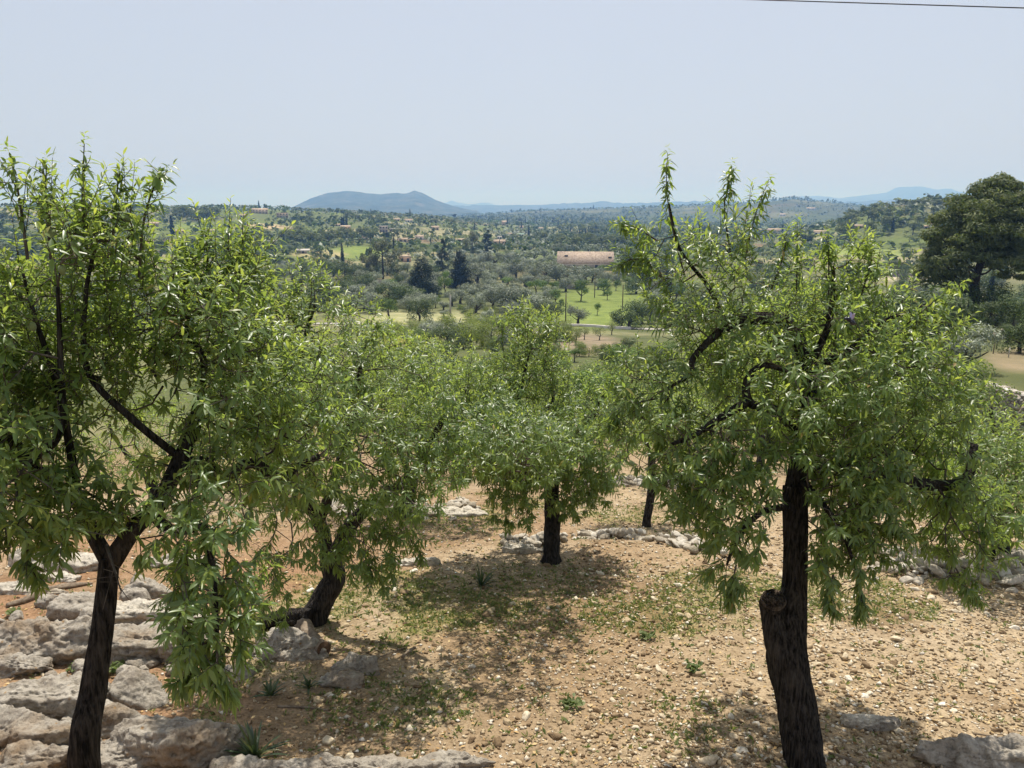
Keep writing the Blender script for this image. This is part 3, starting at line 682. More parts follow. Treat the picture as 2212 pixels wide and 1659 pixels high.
ldD = [(pl((1480, 600, dD), (1450, 480, dD), (1440, 400, dD), (1442, 330, dD)), 56, .75), (pl((1580, 560, dD), (1565, 450, dD), (1575, 400, dD), (1580, 358, dD)), 56, .7), (pl((1610, 560, dD - .1), (1630, 470, dD - .1), (1660, 390, dD - .1)), 52, .7),
       (pl((1720, 640, dD), (1722, 560, dD), (1722, 480, dD)), 44, .6), (pl((1790, 640, dD), (1790, 560, dD), (1785, 510, dD)), 40, .6), (pl((1860, 640, dD), (1880, 570, dD), (1885, 515, dD)), 40, .6),
       (pl((1960, 700, dD), (2020, 650, dD), (2078, 612, dD)), 46, .6), (pl((1430, 600, dD), (1380, 560, dD), (1330, 575, dD)), 40, .7), (pl((1420, 520, dD), (1370, 490, dD), (1335, 485, dD)), 36, .7),
       (pl((1850, 1220, dD - .45), (1860, 1290, dD - .45), (1850, 1330, dD - .45)), 40, 1.3), (pl((1590, 1220, dD - .35), (1580, 1270, dD - .35), (1580, 1300, dD - .35)), 36, 1.3), (pl((2060, 1220, dD), (2090, 1270, dD), (2120, 1300, dD)), 40, 1.3),
       (pl((1420, 860, dD - .1), (1350, 880, dD - .1), (1310, 930, dD - .1)), 36, .9), (pl((2010, 860, dD), (2070, 850, dD), (2120, 830, dD)), 36, .7), (pl((1800, 1240, dD - .45), (1790, 1290, dD - .45), (1800, 1320, dD - .45)), 36, 1.3), (pl((1660, 640, dD - .2), (1690, 560, dD - .2), (1700, 500, dD - .2)), 40, .6)]
tD = almond_tree('thick-trunked almond tree with a hollow sawn stub on its trunk', fD, [fD, b0, pt(1722, 1530, dD), pt(1700, 1420, dD), pt(1704, 1340, dD), pt(1716, 1270, dD), pt(1718, 1180, dD), pt(1718, 1050, dD)], [.2, .15, .145, .148, .128, .096, .093, .092], limD, elD, 3000, 4, ldD, (9, 15), 300, 60, .080, 72, .09, .6, ((1635, 1225, 1748, 1500, 5.8), (1680, 1150, 1748, 1230, 5.8), (1690, 1010, 1740, 1150, 5.75)))
# the hollow stub: shoulder of the old limb, sawn off and rotted out
st = pt(1671, 1296, dD - .09); axis = unit(np.array((-.14, -.46, .88)))
mb = fissured_tube([pt(1694, 1480, dD - .01), pt(1684, 1400, dD - .05), st - axis * .10, st - axis * .02, st], [.085, .10, .099, .096, .090], 40, 5, .1, 50); mb.v[0][-1] = st - axis * .3
o = obj('sawn_stub', mb.mesh('sawn_stub', True), M_BARK, tD); o.location = -fD
mb = MB(); mb.tube([st - axis * .004, st + axis * .012, st + axis * .016, st + axis * .010, st - axis * .004], [.088, .086, .074, .060, .056], 30, False, .06, 5)
o = obj('stub_rim', mb.mesh('stub_rim', True), bark_mat('rotten_wood', (.03, .022, .017), (.13, .10, .075)), tD); o.location = -fD
mb = MB(); mb.tube([st - axis * .28, st - axis * .10, st - axis * .01, st + axis * .004], [.03, .044, .050, .053], 30); mb.f[3] = [f[:30] for f in mb.f[3]]; o = obj('stub_hollow', mb.mesh('stub_hollow'), M_HOLE, tD); o.location = -fD  # lining tube, its black colour paints the shade inside
# trees further back
def simple_tree(label, U, V, tr, hU, ells, n, seed, limbs, sides=20, per=(6, 10), Lm=.1, fr=0):
    g = ground(U, V); d = project(g)[2]; f = g - np.array((0, 0, .1))
    top = pt(hU[0], hU[1], d)
    E = [ell(u, v, d + dd, ru, rv, rd) for u, v, dd, ru, rv, rd in ells]
    Ls = [(np.array([pt(u, v, d + dd) for u, v, dd in L]), tr * .55, tr * .2) for L in limbs]
    mid = (g * .5 + top * .5) + np.array((.04, .03, 0))
    return almond_tree(label, f, [f, g + np.array((0, 0, .15)), mid, top], [tr * 1.35, tr * 1.05, tr, tr * .95], Ls, E, n, seed, (), per, 0, fr, Lm * 1.1, sides, .09, 1.0, (), blades_mesh)
simple_tree('almond tree with stooping dark limb behind the tree by the sawn log', 862, 1118, .13, (890, 1040),
            [(930, 850, -.6, 150, 120, 1.1), (985, 950, -.6, 110, 80, .9), (860, 770, -.3, 100, 70, .9), (820, 900, 0, 120, 100, 1)], 1000, 11,
            [[(888, 1045, 0), (930, 960, -.3), (960, 870, -.5)], [(888, 1045, 0), (860, 950, 0), (850, 820, 0)]])
simple_tree('small almond tree with thin upright trunk below the rubble terrace', 1397, 1137, .075, (1408, 985),
            [(1400, 890, -.3, 105, 90, 1.1), (1340, 930, -.3, 70, 60, .8), (1460, 940, 0, 80, 70, .9)], 420, 12,
            [[(1408, 990, 0), (1380, 900, 0), (1370, 840, 0)], [(1408, 990, 0), (1450, 930, 0), (1470, 880, 0)]])
simple_tree('dark-trunked almond tree on the terrace behind the thin almond tree', 1446, 1046, .13, (1440, 990),
            [(1480, 900, 0, 120, 80, 1.6), (1400, 880, .5, 80, 60, 1.2)], 380, 13, [[(1440, 990, 0), (1480, 920, 0), (1500, 860, 0)], [(1440, 990, 0), (1400, 920, .3), (1380, 870, .5)]])
simple_tree('almond tree with low spreading crown by the rubble heap', 2157, 1205, .12, (2150, 1080),
            [(2130, 985, -.4, 150, 100, 1.2), (2230, 1030, -.3, 130, 120, 1.1), (2020, 1020, -.2, 110, 90, .9), (2190, 1110, -.6, 90, 60, .6), (2160, 1050, -1.2, 130, 110, .9), (2080, 1100, -1.0, 90, 90, .6)], 1200, 14,
            [[(2150, 1085, 0), (2100, 1010, -.2), (2040, 960, -.4)], [(2150, 1085, 0), (2210, 1010, -.2), (2240, 930, -.3)], [(2150, 1085, 0), (2150, 980, .2), (2140, 880, 0)]], fr=10)
simple_tree('almond tree rooted on the terrace left of the outcrop', -60, 1150, .13, (-50, 1030),
            [(-30, 900, 0, 160, 120, 1.2), (60, 960, 0, 120, 90, 1)], 420, 15, [[(-50, 1035, 0), (-20, 960, 0), (20, 880, 0)], [(-50, 1035, 0), (-100, 940, 0), (-120, 860, 0)]])
for i, (U, V, hu, sp, lb) in enumerate([(1640, 1010, 1650, 170, 'almond tree hidden behind the thick-trunked almond tree'), (1850, 1070, 1845, 150, 'almond tree on the lower terrace past the hollow stub'), (560, 1075, 565, 170, 'almond tree on the lower terrace behind the bent trunk'), (330, 1110, 325, 170, 'almond tree on the lower terrace behind the forked trunk'), (1120, 1030, 1125, 120, 'almond tree on the lower terrace behind the straight trunk')]):
    simple_tree(lb, U, V, .11, (hu, V - 75), [(hu, V - 150, 0, sp, 75, 1.6), (hu + 40, V - 205, .2, sp * .6, 50, 1.2)], 420, 20 + i, [[(hu, V - 70, 0), (hu - 60, V - 140, 0), (hu - 90, V - 190, 0)], [(hu, V - 70, 0), (hu + 60, V - 150, 0), (hu + 80, V - 210, 0)]])
# ------------------------------------------------------------------ rocks
def rock_mat(name, a, b, stain, lich=.5, bs=.8):
    t = NT(name); c = t.pos()
    n1 = t.noise(c, 5.5, 8, .7); n2_ = t.noise(c, 26, 8, .72); n3 = t.noise(c, 2.2, 5, .6); n4 = t.noise(c, 90, 3, .6)
    col = t.ramp(n1, [(.32, a), (.62, b)])
    col = t.mix(t.ramp(n3, [(.5, (0, 0, 0)), (.68, (lich, lich, lich))]), col, stain)
    col = t.mix(1.0, col, t.ramp(n2_, [(.3, (.30, .28, .26)), (.46, (.85, .84, .82)), (.7, (1.15, 1.15, 1.13))]), 'MULTIPLY')
    vo = t.n('ShaderNodeTexVoronoi', i_Scale=8.0); t.l(c, vo.inputs['Vector'])
    col = t.mix(t.ramp(vo.outputs['Distance'], [(.04, (.75, .75, .75)), (.13, (0, 0, 0))]), col, (.30, .16, .04))
    h = t.math('ADD', t.math('ADD', n1, t.math('MULTIPLY', n2_, .6)), t.math('MULTIPLY', n4, .12))
    return t.done(t.bsdf(col, .92, t.bump(h, bs, .05), .15))
M_ROCK = rock_mat('limestone', (.25, .215, .175), (.46, .42, .36), (.25, .175, .105), .8)
M_PALE = rock_mat('pale_limestone', (.42, .375, .31), (.60, .555, .475), (.42, .33, .22), .5)
def icos(sub):
    t = (1 + 5 ** .5) / 2
    v = [(-1, t, 0), (1, t, 0), (-1, -t, 0), (1, -t, 0), (0, -1, t), (0, 1, t), (0, -1, -t), (0, 1, -t), (t, 0, -1), (t, 0, 1), (-t, 0, -1), (-t, 0, 1)]
    f = [(0, 11, 5), (0, 5, 1), (0, 1, 7), (0, 7, 10), (0, 10, 11), (1, 5, 9), (5, 11, 4), (11, 10, 2), (10, 7, 6), (7, 1, 8), (3, 9, 4), (3, 4, 2), (3, 2, 6), (3, 6, 8), (3, 8, 9), (4, 9, 5), (2, 4, 11), (6, 2, 10), (8, 6, 7), (9, 8, 1)]
    v = [np.array(a) / np.linalg.norm(a) for a in v]
    for _ in range(sub):
        c = {}; g = []
        def mid(a, b):
            k = (min(a, b), max(a, b))
            if k not in c:
                m = v[a] + v[b]; v.append(m / np.linalg.norm(m)); c[k] = len(v) - 1
            return c[k]
        for a, b, d in f:
            x, y, z = mid(a, b), mid(b, d), mid(d, a); g += [(a, x, z), (b, y, x), (d, z, y), (x, y, z)]
        f = g
    return np.array(v), np.array(f)
_ICO = {k: icos(k) for k in (0, 1, 2, 3, 4, 5)}
def rock_verts(sub, seed, size, planes=12, rough=.20, layered=.0, sharp=26.0, flat_top=None):
    v, f = _ICO[sub]; rng = np.random.RandomState(seed)
    n = unit(rng.normal(size=(planes, 3))); h = rng.uniform(.62, 1.0, planes)
    if flat_top is not None: n[0] = unit(np.array((rng.normal(0, .12), rng.normal(0, .12), 1.0))); h[0] = flat_top
    q = np.clip(v @ n.T, 1e-3, None) / h[None]
    r = 1.0 / ((q ** sharp).sum(1) ** (1 / sharp) + 1e-6); r = np.minimum(r, 1.25)
    p = v * r[:, None]
    off = rng.rand(3) * 50
    if layered > 0:
        lz = p[:, 2] * 5.5 + .8 * fbm(p * 1.5 + off, 3, seed + 2); st = np.abs((lz % 1) - .5) * 2
        p[:, :2] *= (1 - layered * sstep(.68, 1.0, st))[:, None]
    size = np.asarray(size, float)
    ps = p * (size / size.max())
    d = fbm(ps * 2.1 + off, 4, seed) * rough + (np.abs(fbm(ps * 4.2 + off, 4, seed + 5)) - .3) * rough * .85 + fbm(ps * 12 + off, 4, seed + 9) * rough * .45 - sstep(.12, .5, fbm(ps * 5.5 + off, 3, seed + 21)) * rough * .55
    nn = unit(v / size)
    return p * size + nn * d[:, None] * (size.max() * .62), f
def rock_obj(name, c, size, seed, mat, rz=0, sub=5, **kw):
    v, f = rock_verts(sub, seed, size, **kw)
    ca, sa = math.cos(rz), math.sin(rz); v = np.stack([v[:, 0] * ca - v[:, 1] * sa, v[:, 0] * sa + v[:, 1] * ca, v[:, 2]], -1)
    me = mesh_np(name, v, [f], True); o = obj(name, me, mat); o.location = tuple(c); return o
BOULDERS = [  # U0, V0, U1, V1, sub, flat, layered, pale, label
    (5, 1318, 212, 1465, 5, .6, .03, 0, 'broad grey boulder with smooth sloping top beside the forked tree'),
    (-40, 1408, 98, 1475, 5, .6, .03, 0, 'pale rock slab with orange stain against the broad grey boulder'),
    (-20, 1455, 180, 1578, 5, .6, .05, 0, 'long pitted boulder in front of the broad grey boulder'),
    (-40, 1528, 78, 1632, 5, .75, .06, 0, 'craggy boulder with orange lichen and deep holes'),
    (5, 1598, 150, 1690, 5, .6, .05, 0, 'low brown-flanked rock under the craggy lichen boulder'),
    (68, 1550, 176, 1640, 5, .6, .07, 0, 'undercut ledge rock left of the leaning trunk'),
    (255, 1346, 428, 1455, 5, .75, .08, 0, 'hollowed boulder with dark overhang right of the leaning trunk'),
    (232, 1456, 330, 1542, 4, .8, .04, 0, 'knobbly rock below the hollowed overhang boulder'),
    (208, 1513, 304, 1606, 5, .7, .13, 0, 'layered rock split into stacked ledges'),
    (200, 1586, 372, 1700, 5, .6, .05, 0, 'weathered grey rock at the foot of the layered ledges'),
    (300, 1514, 460, 1690, 5, .9, .05, 0, 'brownish pointed boulder in tree shade on bare soil'),
    (130, 1280, 222, 1352, 4, .8, .05, 0, 'blocky stone with dark cavity behind the broad grey boulder'),
    (262, 1292, 426, 1358, 5, .55, .05, 1, 'cracked flat limestone slab behind the hollowed boulder'),
    (266, 1240, 350, 1306, 4, .8, .05, 0, 'grey rock leaning on the cracked flat slab'),
    (45, 1178, 200, 1250, 4, .45, .05, 1, 'bleached limestone shelf behind the forked trunk'),
    (-20, 1258, 116, 1290, 4, .4, .05, 1, 'thin bleached rock rib set in red soil'),
    (78, 1238, 160, 1262, 4, .5, .05, 1, 'small bleached rock rib beside the fallen dead branch'),
    (95, 1128, 150, 1162, 3, .8, .05, 1, 'pale stone above the bleached limestone shelf'),
    (350, 1190, 470, 1240, 4, .5, .05, 1, 'bleached rock patch behind the hanging almond branch'),
    (555, 1358, 670, 1440, 5, .55, .07, 0, 'pale ledge slab at the foot of the bent trunk'),
    (697, 1444, 770, 1490, 4, .7, .04, 0, 'rounded buff stone in front of the sawn log'),
    (727, 1414, 818, 1466, 4, .7, .08, 0, 'grey fluted stone right of the sawn log'),
    (470, 1420, 524, 1484, 4, .8, .04, 0, 'grey stone below the hanging almond branch'),
    (690, 1616, 930, 1720, 5, .45, .05, 0, 'wide grey rock slab half buried in gravel'),
    (600, 1636, 712, 1700, 4, .6, .05, 0, 'small rough rock joined to the wide half buried slab'),
    (450, 1640, 590, 1710, 4, .6, .05, 0, 'low rock beside the spiky plant by the boulders'),
    (930, 1622, 1040, 1668, 4, .5, .05, 0, 'low rock tail of the wide half buried slab'),
    (1830, 1540, 1900, 1582, 4, .8, .05, 1, 'larger of two pale stones right of the thick trunk'),
    (1878, 1548, 1940, 1582, 3, .8, .05, 0, 'browner of two stones right of the thick trunk'),
    (2060, 1580, 2290, 1690, 5, .5, .04, 0, 'long pale slanting rock slab on gravel'),
    (1100, 1172, 1175, 1200, 4, .6, .05, 1, 'flat pale rock left of the straight trunk'),
    (860, 1205, 930, 1228, 3, .5, .05, 1, 'pale sunlit stone behind the bent tree'),
    (740, 1095, 840, 1118, 4, .4, .05, 1, 'white rock ledge under the stooping limb'),
    (930, 1095, 1040, 1118, 4, .4, .05, 1, 'white rock ledge past the stooping limb'),
]
for i, (u0, v0, u1, v1, sub, fl, ly, pale, lb) in enumerate(BOULDERS):
    uc = (u0 + u1) / 2; g = ground(uc, v0 * .35 + v1 * .65); d = project(g)[2]
    w = 1.26 * (u1 - u0) / FPX * d; hp = (v1 - v0) / FPX * d
    sub = sub if w > .62 else 4; rz = .5 * w / .86; ry = max(hp * .55, .3 * w * .5); hz = min(hp * .72, w * .5)
    RB = rock_obj('boulder', (g[0], g[1], g[2] + .02 * hz), (rz, ry, hz), 100 + i, M_PALE if pale else M_ROCK, 0, sub, flat_top=min(fl + .12, .95), layered=ly)
    tag(RB, lb, 'rock', 'rocks of the limestone outcrop')

_rr = np.random.RandomState(31); _done = 0
for k in range(200):
    if _done >= 46: break
    u = _rr.uniform(-20, 470); v = _rr.uniform(1300, 1655)
    if u > 330 and v > 1460: continue
    g = ground(u, v); d = project(g)[2]; w = _rr.uniform(26, 62) / FPX * d; _done += 1
    RB = rock_obj('boulder', (g[0], g[1], g[2] + .15 * w), (w * .5, w * _rr.uniform(.3, .5), w * _rr.uniform(.3, .48)), 500 + k, M_ROCK, _rr.uniform(-.5, .5), 3, flat_top=.8, layered=.06)
    tag(RB, 'small broken limestone block wedged between the outcrop boulders', 'rock', 'broken blocks of the outcrop')
# ------------------------------------------------------------------ loose stones, gravel, litter
def stone_mat():
    t = NT('loose_stone'); c = t.pos(); r = t.math('FRACT', t.math('ADD', t.island(), t.orand()))
    col = t.ramp(r, [(0, (.14, .095, .055)), (.25, (.30, .215, .13)), (.55, (.50, .40, .26)), (.85, (.62, .54, .41)), (1, (.76, .71, .62))])
    col = t.mix(1.0, col, t.ramp(t.noise(c, 40, 6, .7), [(.3, (.6, .57, .52)), (.6, (1.05, 1.05, 1.05))]), 'MULTIPLY')
    return t.done(t.bsdf(col, .9, t.bump(t.noise(c, 70, 4), .5, .01), .15))
M_STONE = stone_mat()
rng = np.random.RandomState(77)
SV = []
for k in range(14):
    v, f = rock_verts(2, 300 + k, (1, rng.uniform(.65, .95), rng.uniform(.4, .7)), planes=9, rough=.10, sharp=22)
    me = mesh_np('stone', v, [f], False); me.materials.append(M_STONE); SV.append(me)
def stone_at(x, y, s, label, group='loose stones on the orchard floor', name='stone', lift=.12, z=None):
    o = bpy.data.objects.new(name, SV[rng.randint(len(SV))]); COL.objects.link(o)
    o.location = (x, y, (H1(x, y) if z is None else z) + s * lift); k = rng.uniform(.8, 1.2)
    o.scale = (s, s * k, s); o.rotation_euler = (rng.normal(0, .25), rng.normal(0, .25), rng.uniform(0, 6.3))
    if label: tag(o, label, 'stone', group)
    return o
NAMED = [(712, 1603, 16, 'white angular stone near the spiky plant by the boulders'), (1050, 1330, 11, 'grey rounded stone below the spiky plant in the middle'), (965, 1437, 9, 'white chip near the twisted twig'),
         (1075, 1605, 15, 'pale stone in the row below the shade'), (1200, 1592, 16, 'large pale stone in the row below the shade'), (1265, 1590, 13, 'buff stone ending the row below the shade'), (1530, 1645, 20, 'broad buff stone left of the thick trunk base'),
         (1605, 1625, 13, 'pale stone against the thick trunk base'), (1345, 1500, 10, 'buff stone on the open gravel'), (1285, 1305, 8, 'small white stone right of the middle shade'), (880, 1480, 9, 'small stone beside the fluted rock')]
for U, V, s, lb in NAMED:
    g = ground(U, V); stone_at(g[0], g[1], s / FPX * project(g)[2], lb)
# scattered stones about 10 pixels and more: the largest as single things
MARKS = [(690, 1410, 'beside the sawn log'), (770, 1460, 'by the fluted grey rock'), (820, 1600, 'near the wide half buried slab'), (880, 1415, 'by the twisted dark twig'), (1040, 1275, 'around the spiky plant in the middle'), (1195, 1225, 'at the foot of the straight trunk'),
         (1150, 1600, 'among the row of pale stones'), (1250, 1400, 'on the bare soil below the straight trunk'), (1400, 1300, 'below the tumbled stone wall'), (1500, 1450, 'around the bright green weed'), (1560, 1620, 'left of the thick trunk base'), (1850, 1610, 'by the two stones right of the thick trunk'), (2130, 1590, 'around the long slanting slab'),
         (1880, 1420, 'on the gravel right of the hollow stub'), (2100, 1300, 'below the tumbled wall past the hollow stub'), (2080, 1450, 'on the open gravel behind the long slanting slab'), (950, 1240, 'behind the spiky plant in the middle'), (1300, 1530, 'on the gravel above the row of pale stones')]
cnt = 0
for k in range(4000):
    if cnt >= 280: break
    U = rng.uniform(560, 2212); V = rng.uniform(1215, 1659)
    dens = .35 + .65 * sstep(1050, 1700, U)
    if rng.rand() > dens: continue
    g = ground(U, V); d = project(g)[2]; px = rng.uniform(6.5, 9) + rng.pareto(3) * 3.0
    if px > 17: continue
    mk = min(MARKS, key=lambda q: (q[0] - U) ** 2 + 2 * (q[1] - V) ** 2)[2]
    size_w = 'small' if px < 8.5 else 'fist-sized' if px < 11 else 'larger'
    stone_at(g[0], g[1], px / FPX * d, f'{size_w} buff limestone stone lying loose {mk}', f'loose stones {mk}'); cnt += 1
# gravel: one object
def gravel(n, seed):
    r = np.random.RandomState(seed); V3 = []; F3 = []
    y = r.uniform(3.6, 17.5, n * 3) ; x = r.uniform(-1, 1, n * 3) * (y * .78 + .6)
    y = 3.6 + (y - 3.6) * r.rand(n * 3) ** .55
    m = .38 + .45 * sstep(-.8, 2.0, x) + .9 * n2(x, y, 1.1, 4, 51) + .1
    m = np.where(x < -1.6, m * .45, m)
    k = np.nonzero(r.rand(n * 3) < m)[0][:n]; x = x[k]; y = y[k]; z = HT(x, y)
    s = (.009 + .021 * r.rand(len(x)) ** 2.4) * (1 + y * .03)
    for var in range(10):
        j = np.arange(len(x))[var::10]
        v = np.array([(1, 0, 0), (-1, 0, 0), (0, .8, 0), (0, -.8, 0), (0, 0, .6), (0, 0, -.5)]) * r.uniform(.6, 1.2, (6, 1)) + r.normal(0, .16, (6, 3)); f = np.array([(4, 0, 2), (4, 2, 1), (4, 1, 3), (4, 3, 0), (5, 2, 0), (5, 1, 2), (5, 3, 1), (5, 0, 3)])
        a = r.uniform(0, 6.3, len(j)); ca, sa = np.cos(a), np.sin(a)
        vv = np.stack([v[None, :, 0] * ca[:, None] - v[None, :, 1] * sa[:, None], v[None, :, 0] * sa[:, None] + v[None, :, 1] * ca[:, None], np.broadcast_to(v[None, :, 2], (len(j), len(v))) * r.uniform(.6, 1.2, (len(j), 1))], -1) * s[j][:, None, None]
        vv = vv + np.stack([x[j], y[j], z[j] + s[j] * .2], -1)[:, None]
        F3.append((f[None] + (np.arange(len(j)) * len(v))[:, None, None]).reshape(-1, 3) + sum(len(q) for q in V3)); V3.append(vv.reshape(-1, 3))
    me = mesh_np('gravel', np.concatenate(V3), [np.concatenate(F3)], False)
    o = obj('gravel', me, M_STONE); tag(o, 'buff gravel and small stones strewn over the orchard soil', 'gravel'); o['kind'] = 'stuff'
gravel(46000, 6)
# dry leaf and husk litter
def litter(n, seed):
    r = np.random.RandomState(seed); y = 3.6 + 13 * r.rand(n) ** 1.3; x = r.uniform(-1, 1, n) * (y * .75 + .6)
    P = np.stack([x, y, HT(x, y) + .012], -1); a = r.uniform(0, 6.3, n)
    D = np.stack([np.cos(a), np.sin(a), r.normal(0, .15, n)], -1); N = np.tile((0, 0, 1.0), (n, 1)) + r.normal(0, .3, (n, 3))
    L = r.uniform(.02, .055, n)
    me = blades_mesh('leaf_litter', P, unit(D), unit(N), L, L * .22, r.uniform(-.1, .1, n), np.zeros(n))
    t = NT('dry_leaf'); c = t.ramp(t.island(), [(0, (.22, .12, .05)), (.5, (.42, .27, .11)), (1, (.55, .42, .22))])
    o = obj('leaf_litter', me, t.done(t.bsdf(c, .8))); tag(o, 'dry brown leaves and husks littering the orchard soil', 'leaf litter'); o['kind'] = 'stuff'
litter(9000, 8)

# ------------------------------------------------------------------ grass and weeds
M_GRASS = leaf_mat('grass_blade', (.06, .09, .022), (.10, .14, .035), (.16, .19, .06), (.3, .28, .1), (.25, .36, .07), .35, .6)
def grass(n, seed):
    r = np.random.RandomState(seed); y = 3.6 + 18 * r.rand(n * 6) ** 1.2; x = r.uniform(-1, 1, n * 6) * (y * .78 + .6)
    U, V, d = project(np.stack([x, y, HT(x, y)], -1))
    m = grass_mask(x, y) * .8 + .05 + .5 * blob(U, V, 1180, 1300, 190, 80) + .4 * blob(U, V, 820, 1280, 120, 50) + .7 * blob(U, V, 1010, 1130, 120, 25) + .4 * blob(U, V, 860, 1530, 170, 60) + .35 * blob(U, V, 1500, 1560, 90, 60) + .5 * blob(U, V, 1380, 1110, 120, 20)
    m = m * sstep(.2, .55, .5 + .5 * n2(x, y, .22, 2, 61) + .15) 
    k = np.nonzero(r.rand(n * 6) < m)[0][:n]; x = x[k]; y = y[k]
    per = 5; x = np.repeat(x, per) + r.normal(0, .012, len(x) * per); y = np.repeat(y, per) + r.normal(0, .012, len(y) * per); N_ = len(x)
    P = np.stack([x, y, HT(x, y) - .004], -1)
    D = unit(np.stack([r.normal(0, .75, N_), r.normal(0, .75, N_), np.ones(N_) * .75], -1)); Nn = unit(r.normal(0, 1, (N_, 3)) + np.array((0, 0, .6)))
    L = r.uniform(.025, .075, N_); W = L * r.uniform(.08, .2, N_)
    me = blades_mesh('grass', P, D, Nn, L, W, r.uniform(0, .4, N_), r.rand(N_) ** 3)
    o = obj('grass', me, M_GRASS); tag(o, 'short sparse green weeds and grass on the stony soil', 'grass'); o['kind'] = 'stuff'
grass(15000, 9)

def spiky(U, V, n, L0, seed, label, green=True):
    """squill-like plant: strap leaves from one base"""
    g = ground(U, V); r = np.random.RandomState(seed); root = thing('spiky_plant', label, 'plant', tuple(g))
    M = M_STRAP
    for k in range(n):
        a = r.uniform(0, 6.3); e = r.uniform(.5, 1.45); L = L0 * r.uniform(.6, 1.1)
        t = np.linspace(0, 1, 7); h = np.array((math.cos(a) * math.cos(e), math.sin(a) * math.cos(e), math.sin(e)))
        c = h[None] * (t * L)[:, None] + np.array((0, 0, -1))[None] * (t ** 2 * L * r.uniform(.15, .5))[:, None]; c[:, 2] = np.maximum(c[:, 2], .012)
        s = np.array((-math.sin(a), math.cos(a), 0)); w = .011 * np.array([.8, 1, 1, .95, .8, .5, .05])
        up = np.array((0, 0, 1)) * w[:, None] * .5
        v = np.concatenate([c + s * w[:, None] + up, c, c - s * w[:, None] + up]); i = np.arange(6)
        f = np.concatenate([np.stack([i, i + 1, i + 8, i + 7], -1), np.stack([i + 7, i + 8, i + 15, i + 14], -1)])
        me = mesh_np('strap_leaf', v, [f], True); fattr(me, 'young', np.full(21, r.rand() ** 4 * .6)); obj('strap_leaf', me, M, root)
M_STRAP = leaf_mat('strap_leaf', (.03, .06, .025), (.05, .085, .035), (.07, .11, .045), (.3, .26, .1), (.12, .2, .05), .25, .4)
spiky(1040, 1268, 34, .34, 1, 'spiky strap-leaved plant in the shade of the straight trunk')
spiky(552, 1640, 40, .42, 2, 'large spiky strap-leaved plant beside the boulders')
spiky(585, 1505, 22, .24, 3, 'low spiky plant on the soil below the bent trunk')
spiky(668, 1488, 18, .18, 4, 'small spiky plant behind the buff stone by the log')
def weed(U, V, n, seed, label, L0=.06):
    g = ground(U, V); r = np.random.RandomState(seed)
    a = r.uniform(0, 6.3, n); D = unit(np.stack([np.cos(a), np.sin(a), r.uniform(.2, 1.2, n)], -1)); P = r.normal(0, .035, (n, 3)) * np.array((1, 1, .3)) + np.array((0, 0, .03))
    L = r.uniform(.6, 1.2, n) * L0
    me = leaves_mesh('weed', P, D, unit(r.normal(0, .3, (n, 3)) + np.array((0, 0, 1.0))), L, L * .3, r.uniform(0, .3, n), np.zeros(n))
    o = obj('leafy_weed', me, M_GRASS); o.location = tuple(g); tag(o, label, 'weed')
for k, (U, V, lb) in enumerate([(172, 1450, 'leafy green weed under the broad grey boulder'), (250, 1452, 'leafy green weed between trunk and hollowed boulder'), (277, 1445, 'small weed beneath the dark overhang'), (30, 1330, 'low weed behind the broad grey boulder'), (1500, 1450, 'bright green weed on open gravel left of the thick trunk'), (1235, 1530, 'grassy green weed among the pale stones'), (1395, 1380, 'small weed near the open gravel stones')]):
    weed(U, V, 46, 40 + k, lb)

# ------------------------------------------------------------------ dead wood
def dead_mat():
    t = NT('dead_wood'); c = t.pos(); a = t.noise(c, 14, 6, .65)
    return t.done(t.bsdf(t.ramp(a, [(.3, (.09, .065, .045)), (.6, (.26, .205, .15)), (.8, (.38, .32, .25))]), .9, t.bump(a, .8, .02), .15))
M_DEAD = dead_mat()
def wood(name, uv, r, label, cat, seed, lift=.0, sides=14, mat=None):
    P = [ground(u, v) for u, v in uv]; P = np.array(P); P[:, 2] += np.interp(np.linspace(0, 1, len(P)), np.linspace(0, 1, len(r)), r) * .7 + lift
    mb = fissured_tube(P, r, sides, seed, .2, 50); o = obj(name, mb.mesh(name, True), mat or M_DEAD); return tag(o, label, cat)
wood('dead_branch', [(15, 1312), (60, 1300), (95, 1283), (128, 1275), (165, 1268), (200, 1262)], [.03, .045, .05, .045, .035, .015], 'weathered fallen branch lying on red soil', 'branch', 3)
wood('twisted_twig', [(868, 1425), (885, 1412), (898, 1405)], [.012, .018, .014], 'short twisted dark twig standing on the shaded soil', 'twig', 4, .02)
wood('dry_stick', [(600, 1528), (660, 1530), (710, 1535)], [.010, .012, .007], 'straight dry stick on soil below the bent trunk', 'stick', 5, 0, 8)
wood('dry_stick', [(1790, 1628), (1830, 1645), (1860, 1660)], [.012, .02, .018], 'grey dry stick beside the thick trunk base', 'stick', 6, 0, 8)
wood('dry_stick', [(2100, 1590), (2160, 1600), (2212, 1612)], [.008, .01, .008], 'thin stick lying behind the long pale slab', 'stick', 7, .02, 8)
wood('dry_stick', [(800, 1430), (840, 1415), (880, 1400)], [.006, .008, .006], 'thin curved twig beside the fluted stone', 'twig', 8, .01, 6)
